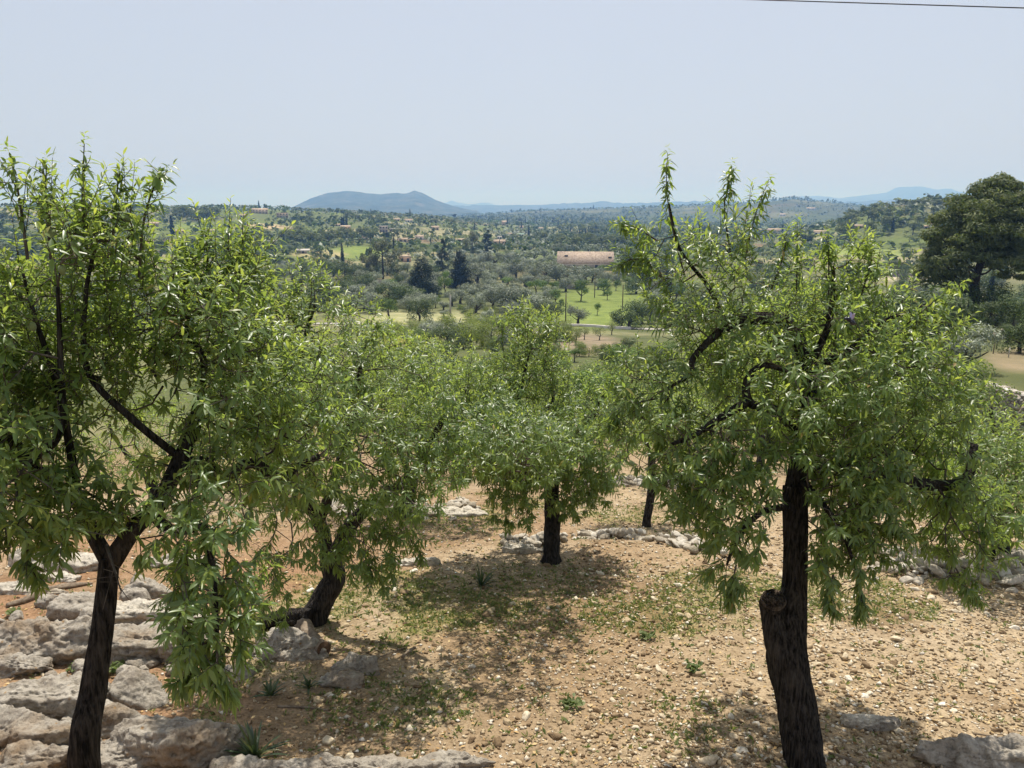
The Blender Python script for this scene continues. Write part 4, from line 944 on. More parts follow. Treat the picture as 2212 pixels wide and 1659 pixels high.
# sawn log and thick root at the bent tree
g = ground(690, 1408); d = project(g)[2]
P = np.array([pt(655, 1352, d + .35), pt(668, 1372, d + .2), pt(682, 1392, d), pt(700, 1402, d - .12)]); P[:, 2] = np.maximum(P[:, 2], HT(P[:, 0], P[:, 1]) + .05)
mb = fissured_tube(P, [.1, .095, .088, .085], 22, 12, .15, 50)
lg = thing('sawn_log', 'grey sawn log end resting under the bent almond trunk', 'log', tuple(g))
o = obj('log_body', mb.mesh('log_body', True), M_DEAD, lg); o.location = -g
e = P[-1]; ax = unit(P[-1] - P[-2]); mb = MB(); mb.tube([e, e + ax * .006], [.074, .072], 22)
t = NT('end_grain'); c = t.coords('Object'); nn = t.noise(c, 40, 4)
o = obj('cut_face', mb.mesh('cut_face'), t.done(t.bsdf(t.ramp(nn, [(.3, (.06, .035, .02)), (.7, (.15, .09, .055))]), .9)), lg); o.location = -g
P = np.array([pt(560, 1352, d + .5), pt(600, 1336, d + .55), pt(640, 1332, d + .6), pt(672, 1335, d + .6)]); P[:, 2] = np.maximum(P[:, 2], HT(P[:, 0], P[:, 1]) + .06)
mb = fissured_tube(P, [.06, .09, .12, .13], 24, 14, .2, 60)
tag(obj('fallen_trunk', mb.mesh('fallen_trunk', True), M_BARK), 'dark fallen trunk lying against the bent tree', 'log')

# ------------------------------------------------------------------ rubble walls of the terraces
def rubble(label, line, n, seed, size=(.07, .15), spread=.25, rows=2):
    r = np.random.RandomState(seed); L = np.array([ground(u, v) for u, v in line]); C = catmull(L, 80)
    root = thing('rubble_wall', label, 'wall', tuple(L[0]))
    for k in range(n):
        p = C[r.randint(80)] + r.normal(0, 1, 3) * np.array((.15, spread, 0)); s = r.uniform(*size)
        z = H1(p[0], p[1]) + s * (.2 + .75 * r.randint(rows))
        o = bpy.data.objects.new('stone', SVP[r.randint(len(SVP))]); COL.objects.link(o); o.parent = root
        o.location = (p[0] - L[0][0], p[1] - L[0][1], z - L[0][2]); o.scale = (s, s * r.uniform(.8, 1.2), s * r.uniform(.8, 1.1)); o.rotation_euler = (r.normal(0, .4), r.normal(0, .4), r.uniform(0, 6.3))
SVP = []
for m in SV:
    q = m.copy(); q.materials.clear(); SVP.append(q)
t = NT('wall_stone'); c = t.pos(); r_ = t.orand()
col = t.mix(1.0, t.ramp(r_, [(0, (.28, .24, .18)), (.5, (.42, .37, .30)), (1, (.56, .52, .45))]), t.ramp(t.noise(c, 30, 6, .7), [(.3, (.6, .58, .55)), (.6, (1.05, 1.05, 1.05))]), 'MULTIPLY')
M_WSTONE = t.done(t.bsdf(col, .92, t.bump(t.noise(c, 60, 4), .5, .01), .15))
for q in SVP: q.materials.append(M_WSTONE)
rubble('low tumbled wall of pale stones behind the straight trunk', [(1090, 1182), (1180, 1165), (1280, 1160), (1370, 1165), (1450, 1172), (1540, 1190)], 300, 1, (.035, .10), .13)
rubble('tumbled pale stone wall past the hollow stub', [(1930, 1232), (2010, 1228), (2100, 1232), (2200, 1240), (2300, 1250)], 290, 2, (.035, .11), .3)
rubble('far pale stone terrace edge behind the thin almond tree', [(1280, 1050), (1360, 1046), (1440, 1046), (1520, 1050)], 280, 3, (.04, .12), .2)
rubble('broken stone terrace edge behind the bent almond tree', [(700, 1100), (800, 1098), (900, 1102), (1010, 1100)], 260, 4, (.04, .11), .3)
# ------------------------------------------------------------------ trees of the valley
def crown_mat(name, dark, mid, lite, tfac=.2, trans=None):
    t = NT(name); r = t.math('FRACT', t.math('ADD', t.island(), t.math('MULTIPLY', t.orand(), .37)))
    col = t.ramp(r, [(0, dark), (.55, mid), (1, lite)])
    col = hsv_mul(t, col, t.orand(), .78, 1.22)
    d = t.bsdf(col, .75, None, .25)
    tr = t.n('ShaderNodeBsdfTranslucent'); t.l(t.mix(1.0, col, (1.9, 2.1, 1.0), 'MULTIPLY'), tr.inputs[0])
    mx = t.n('ShaderNodeMixShader', i_0=tfac); t.l(d, mx.inputs[1]); t.l(tr.outputs[0], mx.inputs[2])
    return t.done(mx.outputs[0])
M_CR = dict(
    olive=crown_mat('olive_leaf', (.11, .125, .09), (.21, .235, .175), (.34, .365, .285), .1),
    fruit=crown_mat('fruit_leaf', (.05, .085, .02), (.095, .15, .035), (.16, .22, .06), .22),
    almond=crown_mat('far_almond_leaf', (.11, .13, .06), (.16, .18, .085), (.22, .23, .12), .3),
    oak=crown_mat('carob_leaf', (.036, .055, .02), (.075, .105, .038), (.13, .165, .06), .14),
    cypress=crown_mat('cypress_leaf', (.014, .024, .014), (.024, .038, .02), (.038, .056, .028), .05),
    cedar=crown_mat('cedar_leaf', (.014, .024, .016), (.026, .040, .024), (.045, .06, .034), .05),
    conifer=crown_mat('conifer_needle', (.024, .036, .022), (.042, .058, .032), (.065, .08, .045), .08),
    pine=crown_mat('pine_needle', (.06, .08, .035), (.10, .12, .05), (.16, .17, .075), .25),
    euc=crown_mat('gum_leaf', (.07, .08, .048), (.11, .115, .068), (.16, .16, .095), .25),
    shrub=crown_mat('shrub_leaf', (.07, .10, .035), (.115, .15, .05), (.17, .2, .075), .3),
    yshrub=crown_mat('yellow_shrub_leaf', (.12, .15, .035), (.17, .20, .05), (.24, .26, .09), .3))
M_TRUNK = bark_mat('valley_trunk', (.03, .025, .02), (.10, .085, .07), 2.0, .6, .05)
def cards(P, N, s, r, aspect=1.0):
    n = len(P); N = unit(N + r.normal(0, .38, (n, 3))); ref = unit(r.normal(size=(n, 3))); A = unit(np.cross(N, ref)); B = np.cross(N, A)
    s = s * r.uniform(.6, 1.35, n); a = A * s[:, None] * aspect; b = B * s[:, None] / aspect ** .5
    v = np.stack([P - a, P + b * .62 + N * s[:, None] * .12, P + a, P - b * .62 - N * s[:, None] * .12], 1)
    return v.reshape(-1, 3), np.arange(n * 4).reshape(n, 4)
def clumps(kind, r):
    """ellipsoids (centre, radii) of a crown of unit height"""
    E = []
    if kind == 'olive':
        for k in range(15):
            a = r.uniform(0, 6.3); q = r.rand() ** .6 * .40; E.append(((q * math.cos(a), q * math.sin(a), r.uniform(.38, .80) - .25 * q), np.array((1, 1, .85)) * r.uniform(.14, .23)))
    elif kind in ('fruit', 'almond'):
        for k in range(12):
            a = r.uniform(0, 6.3); q = r.rand() ** .5 * .36; E.append(((q * math.cos(a), q * math.sin(a), r.uniform(.48, .84) - .45 * q * q), np.array((1, 1, .75)) * r.uniform(.13, .21)))
    elif kind in ('oak', 'shrub', 'yshrub'):
        lo = .22 if kind == 'oak' else .16
        for k in range(15):
            a = r.uniform(0, 6.3); q = r.rand() ** .55 * .42; E.append(((q * math.cos(a), q * math.sin(a), r.uniform(lo, .82) - .5 * q * q), np.array((1, 1, .9)) * r.uniform(.15, .24)))
    elif kind == 'cypress':
        for k in range(16):
            z = (k + .5) / 16; w = .085 * (1 - z) ** .55 * min(1, z * 6 + .3) + .012; E.append(((r.normal(0, .006), r.normal(0, .006), .03 + z * .95), (w, w, .06)))
    elif kind == 'cedar':
        for k in range(48):
            z = ((k + r.rand()) / 48) ** 1.15; w = .37 * (1 - z) ** .55 + .03; a = r.uniform(0, 6.3); E.append(((w * .62 * math.cos(a), w * .62 * math.sin(a), .06 + z * .88), (w * .5 + .02, w * .5 + .02, .09)))
    elif kind == 'conifer':
        for k in range(40):
            z = r.rand() ** 1.1; w = .24 * (1 - z) ** .8 + .02; a = r.uniform(0, 6.3); E.append(((w * .7 * math.cos(a), w * .7 * math.sin(a), .10 + z * .86), (w * .45 + .015, w * .45 + .015, .04)))
    elif kind == 'pine':
        for k in range(14):
            a = r.uniform(0, 6.3); q = r.rand() ** .6 * .34; E.append(((q * math.cos(a), q * math.sin(a), r.uniform(.5, .88) - .4 * q), np.array((1, 1, .62)) * r.uniform(.12, .2)))
    elif kind == 'euc':
        for k in range(18):
            z = r.rand(); a = r.uniform(0, 6.3); q = r.rand() ** .6 * (.16 + .22 * math.sin(z * 3)); E.append(((q * math.cos(a), q * math.sin(a), .28 + z * .62), np.array((1, 1, 1.15)) * r.uniform(.08, .15)))
    return E
def crown_verts(kind, seed, n, s):
    r = np.random.RandomState(seed); E = clumps(kind, r)
    w = np.array([np.prod(e[1]) ** .67 for e in E]); k = r.choice(len(E), n, p=w / w.sum())
    q = unit(r.normal(size=(n, 3))); rad = r.rand(n) ** .28
    P = np.array([e[0] for e in E])[k] + q * rad[:, None] * np.array([e[1] for e in E])[k]
    cen = np.array((0, 0, .5)); N = q * .8 + unit(P - cen) * .5 + np.array((0, 0, .25))
    P[:, 2] = np.clip(P[:, 2], .02, 1.0)
    return cards(P, N, s, r, 1.3 if kind in ('olive', 'euc', 'pine') else 1.0)
TR0 = dict(olive=.055, fruit=.03, almond=.03, oak=.04, shrub=.02, yshrub=.02, cypress=.012, cedar=.03, conifer=.02, pine=.022, euc=.022)
def trunk_mb(kind, seed):
    r = np.random.RandomState(seed + 5); mb = MB(); t0 = TR0[kind]
    top = dict(olive=.45, fruit=.5, almond=.5, oak=.5, pine=.75, euc=.85).get(kind, .7)
    P = np.array([(0, 0, -.03), (r.normal(0, .015), r.normal(0, .015), top * .35), (r.normal(0, .03), r.normal(0, .03), top * .7), (r.normal(0, .04), r.normal(0, .04), top)])
    mb.tube(catmull(P, 8), np.linspace(t0 * 1.25, t0 * .4, 8), 7, False, .25, seed)
    if kind not in ('cypress', 'cedar', 'conifer'):
        for k in range(4):
            a = r.uniform(0, 6.3); z0 = top * r.uniform(.4, .75); b = np.array((0, 0, z0)); e = b + np.array((math.cos(a) * .28, math.sin(a) * .28, r.uniform(.12, .3)))
            mb.tube(catmull([b, (b + e) / 2 + np.array((0, 0, -.03)), e], 5), np.linspace(t0 * .5, t0 * .15, 5), 5, False)
    return mb
NEARN = dict(olive=(2600, .021), fruit=(2000, .021), almond=(1100, .020), oak=(2600, .022), shrub=(3000, .020), yshrub=(2400, .02), cypress=(1400, .018), cedar=(8500, .017), conifer=(3000, .018), pine=(2600, .020), euc=(2600, .018))
VAR = {}
def variants(kind, lod, nvar):
    key = (kind, lod)
    if key not in VAR:
        VAR[key] = []
        for k in range(nvar):
            sd = sum(map(ord, kind)) + 31 * k
            if lod == 0:
                n, s = NEARN[kind]; v, f = crown_verts(kind, sd, n, s)
                cm = mesh_np('crown', v, [f]); cm.materials.append(M_CR[kind]); tm = trunk_mb(kind, sd).mesh('trunk', True); tm.materials.append(M_TRUNK); VAR[key].append((cm, tm))
            else:
                n, s = (260, .055) if lod == 1 else (46, .12)
                v, f = crown_verts(kind, sd, n, s); mb = trunk_mb(kind, sd) if lod == 1 and kind not in ('shrub', 'yshrub') else None
                if mb is not None:
                    tv = np.concatenate(mb.v); tf = np.concatenate(mb.f[4]); me = mesh_np('tree', np.concatenate([v, tv]), [np.concatenate([f, tf + len(v)])], False, np.concatenate([np.zeros(len(f)), np.ones(len(tf))]))
                    me.materials.append(M_CR[kind]); me.materials.append(M_TRUNK)
                else:
                    me = mesh_np('tree', v, [f]); me.materials.append(M_CR[kind])
                VAR[key].append(me)
    return VAR[key]
NAMES = dict(olive='olive_tree', fruit='fruit_tree', almond='almond_tree', oak='carob_tree', shrub='shrub', yshrub='shrub', cypress='cypress_tree', cedar='cedar_tree', conifer='conifer_tree', pine='pine_tree', euc='gum_tree')
TRNG = np.random.RandomState(2024)
COUNT = {}; OVER = []; PLACED = []
def plant(kind, x, y, h, w=1.0, label=None, group=None, lod=None, z=None, exact=False):
    r = math.hypot(x, y); z = H1(x, y) if z is None else z
    if lod is None: lod = 0 if r < 360 else (1 if r < 1500 else 2)
    COUNT[kind] = COUNT.get(kind, 0) + 1; PLACED.append((x, y, h * w * .5))
    rz = TRNG.uniform(0, 6.3); sc = (h * w, h * w, h)
    cat = 'shrub' if 'shrub' in kind else 'tree'
    if lod == 0:
        v = variants(kind, 0, 5 if kind in ('olive', 'oak', 'shrub', 'fruit') else 3); cm, tm = v[TRNG.randint(len(v))]
        root = thing(NAMES[kind], label, cat, (x, y, z), group, rz); root.scale = sc
        for nm, me in (('crown', cm), ('trunk', tm)):
            o = bpy.data.objects.new(nm, me); COL.objects.link(o); o.parent = root
        return root
    v = variants(kind, lod, 6); o = bpy.data.objects.new(NAMES[kind], v[TRNG.randint(len(v))]); COL.objects.link(o)
    o.location = (x, y, z); o.scale = sc; o.rotation_euler.z = rz
    return tag(o, label, cat, group)
def at_base(kind, U, V, hpx, label, group=None, w=1.0):
    g = ground(U, V); d = project(g)[2]; return plant(kind, g[0], g[1], hpx / FPX * d * 1.1, w * (1.15 if kind == 'olive' else 1.0), label, group)
def at_top(kind, U, r, Vtop, label, group=None, w=1.0, zoff=0):
    """stands on the ground r metres away; height from where its top shows"""
    d = ray(U, Vtop); k = r / math.hypot(d[0], d[1]); p = d * k; z = H1(p[0], p[1]) + zoff
    return plant(kind, p[0], p[1], max(p[2] - z, .8), w, label, group, z=z)
def Z1(x, y): return 274.3 + .248 * x, 384 + .248 * y
def Z2(x, y): return 768 + .2976 * x, 384 + .2976 * y
def Z3(x, y): return 1371.5 + .38 * x, 301.7 + .38 * y
def z2(kind, x, yb, h, label, group=None, w=1.0): U, V = Z2(x, yb); return at_base(kind, U, V, h * .2976, label, group, w)

# --- trees that stand out
z2('cedar', 490, 893, 300, 'broad black-green conifer, densest of the valley trees', None, 1.0)
z2('cedar', 760, 800, 260, 'dark ragged conifer beside the olive grove', None, .85)
z2('conifer', 635, 705, 255, 'tall grey-green conifer behind the broad black-green one', None, .85)
z2('conifer', 957, 565, 180, 'dark layered conifer standing above the olive grove', None, 1.05)
z2('euc', 845, 565, 160, 'slim gum tree next to the layered conifer', None, .9)
z2('euc', 200, 735, 270, 'spreading brownish gum tree by the orange-roofed house', None, 1.0)
z2('euc', 90, 740, 170, 'smaller gum tree beside the spreading gum tree', None, 1.0)
z2('oak', 300, 740, 130, 'dark carob in front of the orange-roofed house', None, 1.1)
z2('oak', 60, 745, 110, 'carob at the end of the stone terrace wall', None, 1.2)
z2('fruit', 650, 862, 185, 'bright green slender tree beside the broad black-green conifer', None, .7)
z2('oak', 465, 1040, 185, 'round carob in the dry meadow behind the roadside wall', None, 1.05)
z2('fruit', 238, 1048, 182, 'bright fig tree in the dry meadow behind the roadside wall', None, 1.0)
z2('olive', 1615, 1065, 135, 'brownish olive bush at the edge of the green meadow', None, 1.0)
z2('fruit', 1755, 997, 92, 'small dark-trunked tree alone in the green meadow', None, .7)
z2('olive', 1560, 1000, 85, 'slim grey bush by the wooden pole in the meadow', None, .5)
z2('olive', 950, 1070, 130, 'old olive with thick dark trunk below the grove', None, .9)
GF = 'fruit trees around the meadow'
for x, y, h, w, lb in ((325, 928, 135, 1, 'green fruit tree left of the broad black-green conifer'), (250, 835, 100, 1.3, 'green fruit tree under the brownish gum tree'), (95, 820, 60, 1.4, 'low green fruit tree by the stone terrace wall'),
                       (580, 945, 85, 1.2, 'green fruit tree at the foot of the broad black-green conifer'), (1635, 896, 155, .95, 'round green fruit tree casting shade on the meadow'), (1450, 910, 100, 1.1, 'forked green fruit tree at the meadow edge'),
                       (1430, 855, 110, 1, 'green fruit tree behind the forked fruit tree'), (1310, 845, 120, 1.3, 'wide green fruit tree under the olive grove'), (1805, 852, 118, 1.1, 'green fruit tree by the far wooden pole'), (1828, 886, 85, .9, 'small green fruit tree in front of the far wooden pole'),
                       (1890, 820, 80, 1, 'green fruit tree at the top of the meadow'), (1488, 960, 85, .6, 'thin young fruit tree in the meadow'), (1100, 790, 70, 1.6, 'dark green fruit tree on the grove bank'), (1980, 800, 100, 1, 'green fruit tree past the far wooden pole'), (1780, 720, 90, 1.2, 'bright green tree before the farmhouse end')):
    z2('fruit', x, y, h, lb, GF, w)
for x, y, h in ((890, 770, 165), (985, 800, 135), (1060, 738, 120), (1160, 735, 145), (1290, 758, 140), (1392, 765, 175), (1480, 765, 145), (1550, 775, 150), (1660, 772, 145), (1720, 760, 110)):
    z2('olive', x, y, h, 'silvery old olive tree in the front row of the grove', 'old olives of the grove')
for x, y, h in ((1000, 655, 130), (1100, 640, 110), (1160, 620, 95), (1220, 615, 95), (1300, 612, 105), (1370, 600, 90), (930, 660, 115), (830, 665, 115), (870, 640, 90), (760, 630, 95), (1420, 640, 90)):
    z2('olive', x, y, h, 'silvery olive tree in the rear rows of the grove', 'old olives of the grove')
for x, y, h in ((1450, 565, 95), (1530, 560, 80), (1600, 560, 85), (1690, 558, 85), (1760, 552, 80), (1840, 548, 85), (1900, 560, 90), (1350, 560, 70), (1260, 540, 60)):
    z2('olive', x, y, h, 'grey olive tree growing behind the tiled farmhouse', 'olives behind the farmhouse')
for x, y, h, w in ((830, 885, 120, 1.1), (900, 940, 115, 1), (1000, 950, 165, 1), (1100, 975, 200, 1.05), (1190, 970, 175, 1), (1310, 940, 115, 1), (1390, 1005, 115, 1), (760, 915, 120, 1.1), (700, 930, 110, 1), (1250, 900, 90, 1.2), (640, 960, 70, 1.2), (60, 960, 90, 1.3), (120, 990, 80, 1.2)):
    z2('olive', x, y, h, 'grey-green olive tree on the slope between grove and roadside wall', 'olives below the grove', w)
for x, y, h, w in ((1960, 700, 220, 1.0), (2020, 740, 200, 1.1), (1930, 690, 90, 1.2), (2100, 800, 210, 1.1), (1700, 680, 40, 1.6), (1990, 1090, 200, 1.2), (1930, 1085, 130, 1.2), (2080, 1060, 180, 1.2), (2150, 1000, 170, 1.2)):
    z2('oak', x, y, h, 'dark evergreen carob beside the farmhouse and meadow', 'dark carobs right of the farmhouse', w)
for x, y, h, w, kd in ((760, 1150, 170, 1.7, 'yshrub'), (900, 1150, 110, 1.3, 'yshrub'), (840, 1030, 75, 1.6, 'yshrub'), (1010, 1100, 100, 1.2, 'shrub'), (640, 1010, 60, 1.5, 'olive'), (660, 1100, 100, 1.2, 'olive'), (980, 1010, 80, 1.3, 'yshrub')):
    z2(kd, x, y, h, 'yellow-green shrub behind the top of the middle almond tree', 'shrubs below the roadside wall', w)
for x, y, h, w in ((420, 1125, 95, 1), (1600, 1215, 135, .9), (1660, 1175, 100, 1), (1450, 1205, 150, 1), (1770, 1180, 110, 1), (1530, 1150, 100, 1), (1860, 1140, 110, 1)):
    z2('almond', x, y, h, 'thin-leaved old almond on the bare reddish plot', 'old almonds on the bare plot', w)
# cypresses
for x, yb, h, lb in ((545, 492, 55, 'cypress spire behind the tall grey-green conifer'), (735, 508, 46, 'short cypress near the slim gum tree'), (1143, 520, 82, 'lone cypress spire above the olive grove'), (1045, 500, 45, 'cypress beside the pale houses'), (393, 452, 50, 'cypress behind the low orange roof'), (225, 470, 68, 'cypress of a pair, slightly shorter'), (238, 472, 72, 'cypress of a pair, slightly taller'),
                     (1745, 405, 62, 'tallest cypress of the dark windbreak'), (1690, 405, 48, 'stout cypress in the dark windbreak'), (1822, 412, 45, 'cypress at the end of the dark windbreak')):
    z2('cypress', x, yb, h, lb, None, 1.15)
for x in range(1495, 1900, 22):
    z2('cypress' if TRNG.rand() < .4 else 'oak', x, 420, TRNG.uniform(35, 52), 'dark evergreen in the windbreak line across the plain', 'windbreak across the plain', 1.5)
for (x, yb, h, lb) in ((400, 515, 170, 'very tall slim cypress on the left hillside'), (1872, 445, 95, 'left cypress of the group by the hillside house'), (1890, 446, 105, 'middle cypress of the group by the hillside house'), (1915, 446, 100, 'right cypress of the group by the hillside house'), (355, 665, 110, 'dark cypress low on the left slope'), (465, 675, 130, 'taller dark cypress low on the left slope'), (1568, 495, 40, 'small cypress behind the hillside house'), (1597, 495, 34, 'smaller cypress behind the hillside house')):
    U, V = Z1(x, yb); at_base('cypress', U, V, h * .248, lb, None, 1.2)
for x in (1565, 1600, 1660, 1825, 1925, 2050, 1490, 1380):
    U, V = Z1(x, 605 if x != 2050 else 580); at_base('oak', U, V, 58 * .248, 'round carob in the row along the far green field', 'carobs along the far field', 1.25)
for x, y, h, w in ((1120, 735, 130, 1.3), (1200, 730, 120, 1.3), (1270, 740, 110, 1.2), (1690, 690, 90, 1.2), (1480, 545, 60, 1.1), (560, 700, 150, 1.2), (640, 720, 120, 1.2), (1700, 800, 150, 1.2), (1800, 860, 160, 1.2), (1900, 880, 170, 1.2), (2000, 900, 150, 1.2), (1600, 850, 130, 1.2), (2150, 620, 60, 1.2)):
    U, V = Z1(x, y); at_base('oak', U, V, h * .248, 'dark round carob on the left valley floor', 'carobs on the left valley floor', w)
# pine wood on the left ridge, pines on the right hill
for k in range(26):
    U, V = Z1(TRNG.uniform(430, 790), TRNG.uniform(330, 385)); at_base('pine', U, V, TRNG.uniform(70, 110) * .248, 'dark umbrella pine of the wood on the left ridge', 'pine wood on the left ridge', 1.05)
for x, y, h in ((1240, 465, 75), (1215, 468, 70), (1300, 430, 60), (1340, 440, 62), (1400, 440, 55), (1500, 380, 46), (1530, 380, 44), (1475, 378, 34), (1610, 388, 52), (1640, 388, 55), (1730, 385, 50), (1745, 390, 50), (1700, 392, 44), (1360, 410, 50), (1440, 420, 42), (1580, 385, 44), (1810, 395, 44)):
    U, V = Z3(x, y); at_base('pine', U, V, h * .38, 'rounded pine crowning the right-hand hill', 'pines on the right hill', 1.25)
for x, h in ((1830, 48), (1872, 42), (1886, 44)):
    U, V = Z1(x, 332); g = ground(U, V); d = project(g)[2]; H = h * .248 / FPX * d
    root = thing('palm_tree', 'slim palm on the left skyline', 'tree', tuple(g), 'palms on the skyline')
    mb = MB(); mb.tube([(0, 0, -.3), (.1, 0, H * .85)], [.3, .22], 6); obj('trunk', mb.mesh('trunk'), M_TRUNK, root)
    v, f = cards(TRNG.normal(0, .9, (60, 3)) + np.array((0, 0, H * .9)), TRNG.normal(size=(60, 3)), .9, TRNG, 1.6); obj('crown', mesh_np('crown', v, [f]), M_CR['oak'], root)

# --- the big pine on the right
def big_pine():
    gx = ray(2106, 640); r = 86.0; k = r / math.hypot(gx[0], gx[1]); x, y = gx[0] * k, gx[1] * k; g = np.array((x, y, H1(x, y))); d = project(g)[2]; m = d / FPX
    root = thing('pine_tree', 'big dark pine with broad uneven crown and bare leaning trunk', 'tree', tuple(g)); rr = np.random.RandomState(8)
    def L(U, V, off=0): return pt(U, V, d + off) - g
    tk = catmull([np.array((0, 0, -.4)), L(2104, 650), L(2106, 610), L(2118, 570), L(2135, 540), L(2150, 490), L(2160, 440)], 26)
    mb = MB(); mb.tube(tk, np.linspace(.52, .14, 26), 12, False, .15, 2); obj('trunk', mb.mesh('trunk', True), bark_mat('pine_bark', (.025, .02, .018), (.075, .06, .05), 1.5, .8, .05), root)
    CL = [(2152, 408, 0, 34, 26), (2120, 432, -1, 36, 24), (2183, 428, 0, 36, 28), (2080, 450, 0, 42, 26), (2130, 450, -2, 50, 30), (2180, 455, -1, 50, 32), (2212, 455, 0, 40, 34), (2050, 485, 0, 40, 24), (2095, 490, -2.5, 50, 28), (2150, 500, -2, 50, 28),
          (2205, 500, -1, 50, 34), (2035, 515, -1, 36, 20), (2075, 530, -2, 44, 22), (2010, 545, 0, 32, 18), (2005, 575, .5, 30, 22), (2040, 570, -1.5, 40, 20), (2020, 602, 0, 36, 18), (2060, 600, -1, 36, 16), (2090, 565, -3, 40, 18), (2160, 560, -2, 46, 16), (2210, 560, 0, 46, 26), (2250, 480, 0, 50, 50), (2250, 560, 1, 50, 36), (2120, 520, 2, 60, 30), (2190, 590, 2, 40, 14), (2158, 396, 0, 20, 14), (2135, 408, 0, 20, 16), (2180, 402, 0, 18, 14), (2060, 465, 2, 34, 20), (2270, 480, 0, 50, 40), (2020, 590, 2, 30, 14), (2150, 470, 3, 70, 50), (2080, 500, 3, 50, 40)]
    CL = CL + [(2150 + 70 * math.cos(q) * rr.uniform(.3, 1), 495 + 80 * math.sin(q) * rr.uniform(.3, 1), rr.uniform(-2, 2), 40, 26) for q in np.linspace(0, 6.2, 16)]
    P = []; N = []
    lm = MB()
    for U, V, off, ru, rv in CL:
        c = L(U, V, off); R = np.array((ru * m, ru * m * .9, rv * m)) * 1.2; n = int(1000 * (ru * rv / 1200) ** .8) + 200
        sc_ = unit(rr.normal(size=(9, 3)) + np.array((0, 0, .25))) * .78; kk = rr.randint(9, size=n); q = unit(rr.normal(size=(n, 3)))
        P.append(c + (sc_[kk] + q * (.42 * rr.rand(n) ** .35)[:, None]) * R); N.append(q + np.array((0, 0, .4)))
        j = np.argmin(np.linalg.norm(tk - (c + np.array((0, 0, -1.5))), axis=1)); b = tk[max(6, min(j, 22))]
        lm.tube(catmull([b, (b + c) / 2 + np.array((0, 0, -.5)), c], 8), np.linspace(.14, .04, 8), 5, False)
    obj('limbs', lm.mesh('limbs', True), M_TRUNK, root)
    v, f = cards(np.concatenate(P), np.concatenate(N), .13, rr, 1.7); obj('crown', mesh_np('crown', v, [f]), M_CR['pine'], root)
big_pine()
# trees and bushes around the pine and the stone wall
for U, r, Vt, w, lb in ((2098, 49, 688, .95, 'silver-grey olive bush above the dry stone wall'),):
    at_top('olive', U, r, Vt, lb, None, 1.25, 0)
for U, r, Vt in ((2000, 70, 600), (2050, 76, 640), (1960, 66, 610), (1930, 72, 590), (2160, 78, 640), (2200, 80, 620), (2120, 80, 650), (1900, 80, 600), (1850, 90, 610), (1800, 95, 600), (2180, 66, 690), (2215, 60, 680), (1990, 58, 680), (1940, 55, 690), (2030, 60, 690), (1880, 64, 660), (2150, 85, 600), (2240, 70, 640), (1760, 80, 620), (1720, 100, 600)):
    at_top('oak', U, r, Vt, 'dark leathery carob in the thicket below the big pine', 'thicket below the big pine', 1.1)
for U, r, Vt in ((2060, 40, 760), (2040, 38, 790), (2075, 36, 800), (2060, 30, 850), (2010, 45, 760), (2090, 29, 915)):
    at_top('shrub', U, r, Vt, 'leafy green bush around the foot of the dry stone wall', 'bushes at the dry stone wall', 1.2)
for U, r, Vt in ((950, 45, 700), (930, 42, 740)):
    at_top('oak', U, r, Vt, 'dark upright evergreen bush left of the middle almond tree top', 'dark bushes left of the middle almond', .6)
for k in range(190):
    U = TRNG.uniform(560, 1900); r = TRNG.uniform(26, 96)
    if 1180 < U < 1340 and r > 92: continue
    p = ray(U, 830); kk = r / math.hypot(p[0], p[1]); x, y = p[0] * kk, p[1] * kk
    h = TRNG.uniform(1.6, 3.2); top = project(np.array((x, y, H1(x, y) + h)))[1]
    if top < 735 + (0 if not 820 < U < 1080 else 0): h *= .55
    kd = ['shrub', 'oak', 'shrub', 'yshrub', 'fruit'][TRNG.randint(5)]; zn = 'behind the bent almond tree' if U < 900 else 'behind the straight-trunked almond tree' if U < 1260 else 'behind the thin almond tree' if U < 1550 else 'behind the thick-trunked almond tree'
    plant(kd, x, y, h, 1.25, f"{dict(shrub='leafy green', oak='dark green', yshrub='yellow-green', fruit='bright green')[kd]} shrub on the slope {zn}", 'shrubs on the slope below the orchard')

for k in range(46):
    U = TRNG.uniform(800, 1230); r = TRNG.uniform(88, 128)
    p = ray(U, 830); kk = r / math.hypot(p[0], p[1]); x, y = p[0] * kk, p[1] * kk; kd = ['shrub', 'yshrub', 'olive', 'oak', 'almond'][TRNG.randint(5)]
    plant(kd, x, y, TRNG.uniform(1.8, 3.6), 1.2, f"{dict(shrub='leafy green', oak='dark green', yshrub='yellow-green', olive='grey-green', almond='thin pale')[kd]} bush between roadside wall and bare plot", 'bushes before the roadside wall')
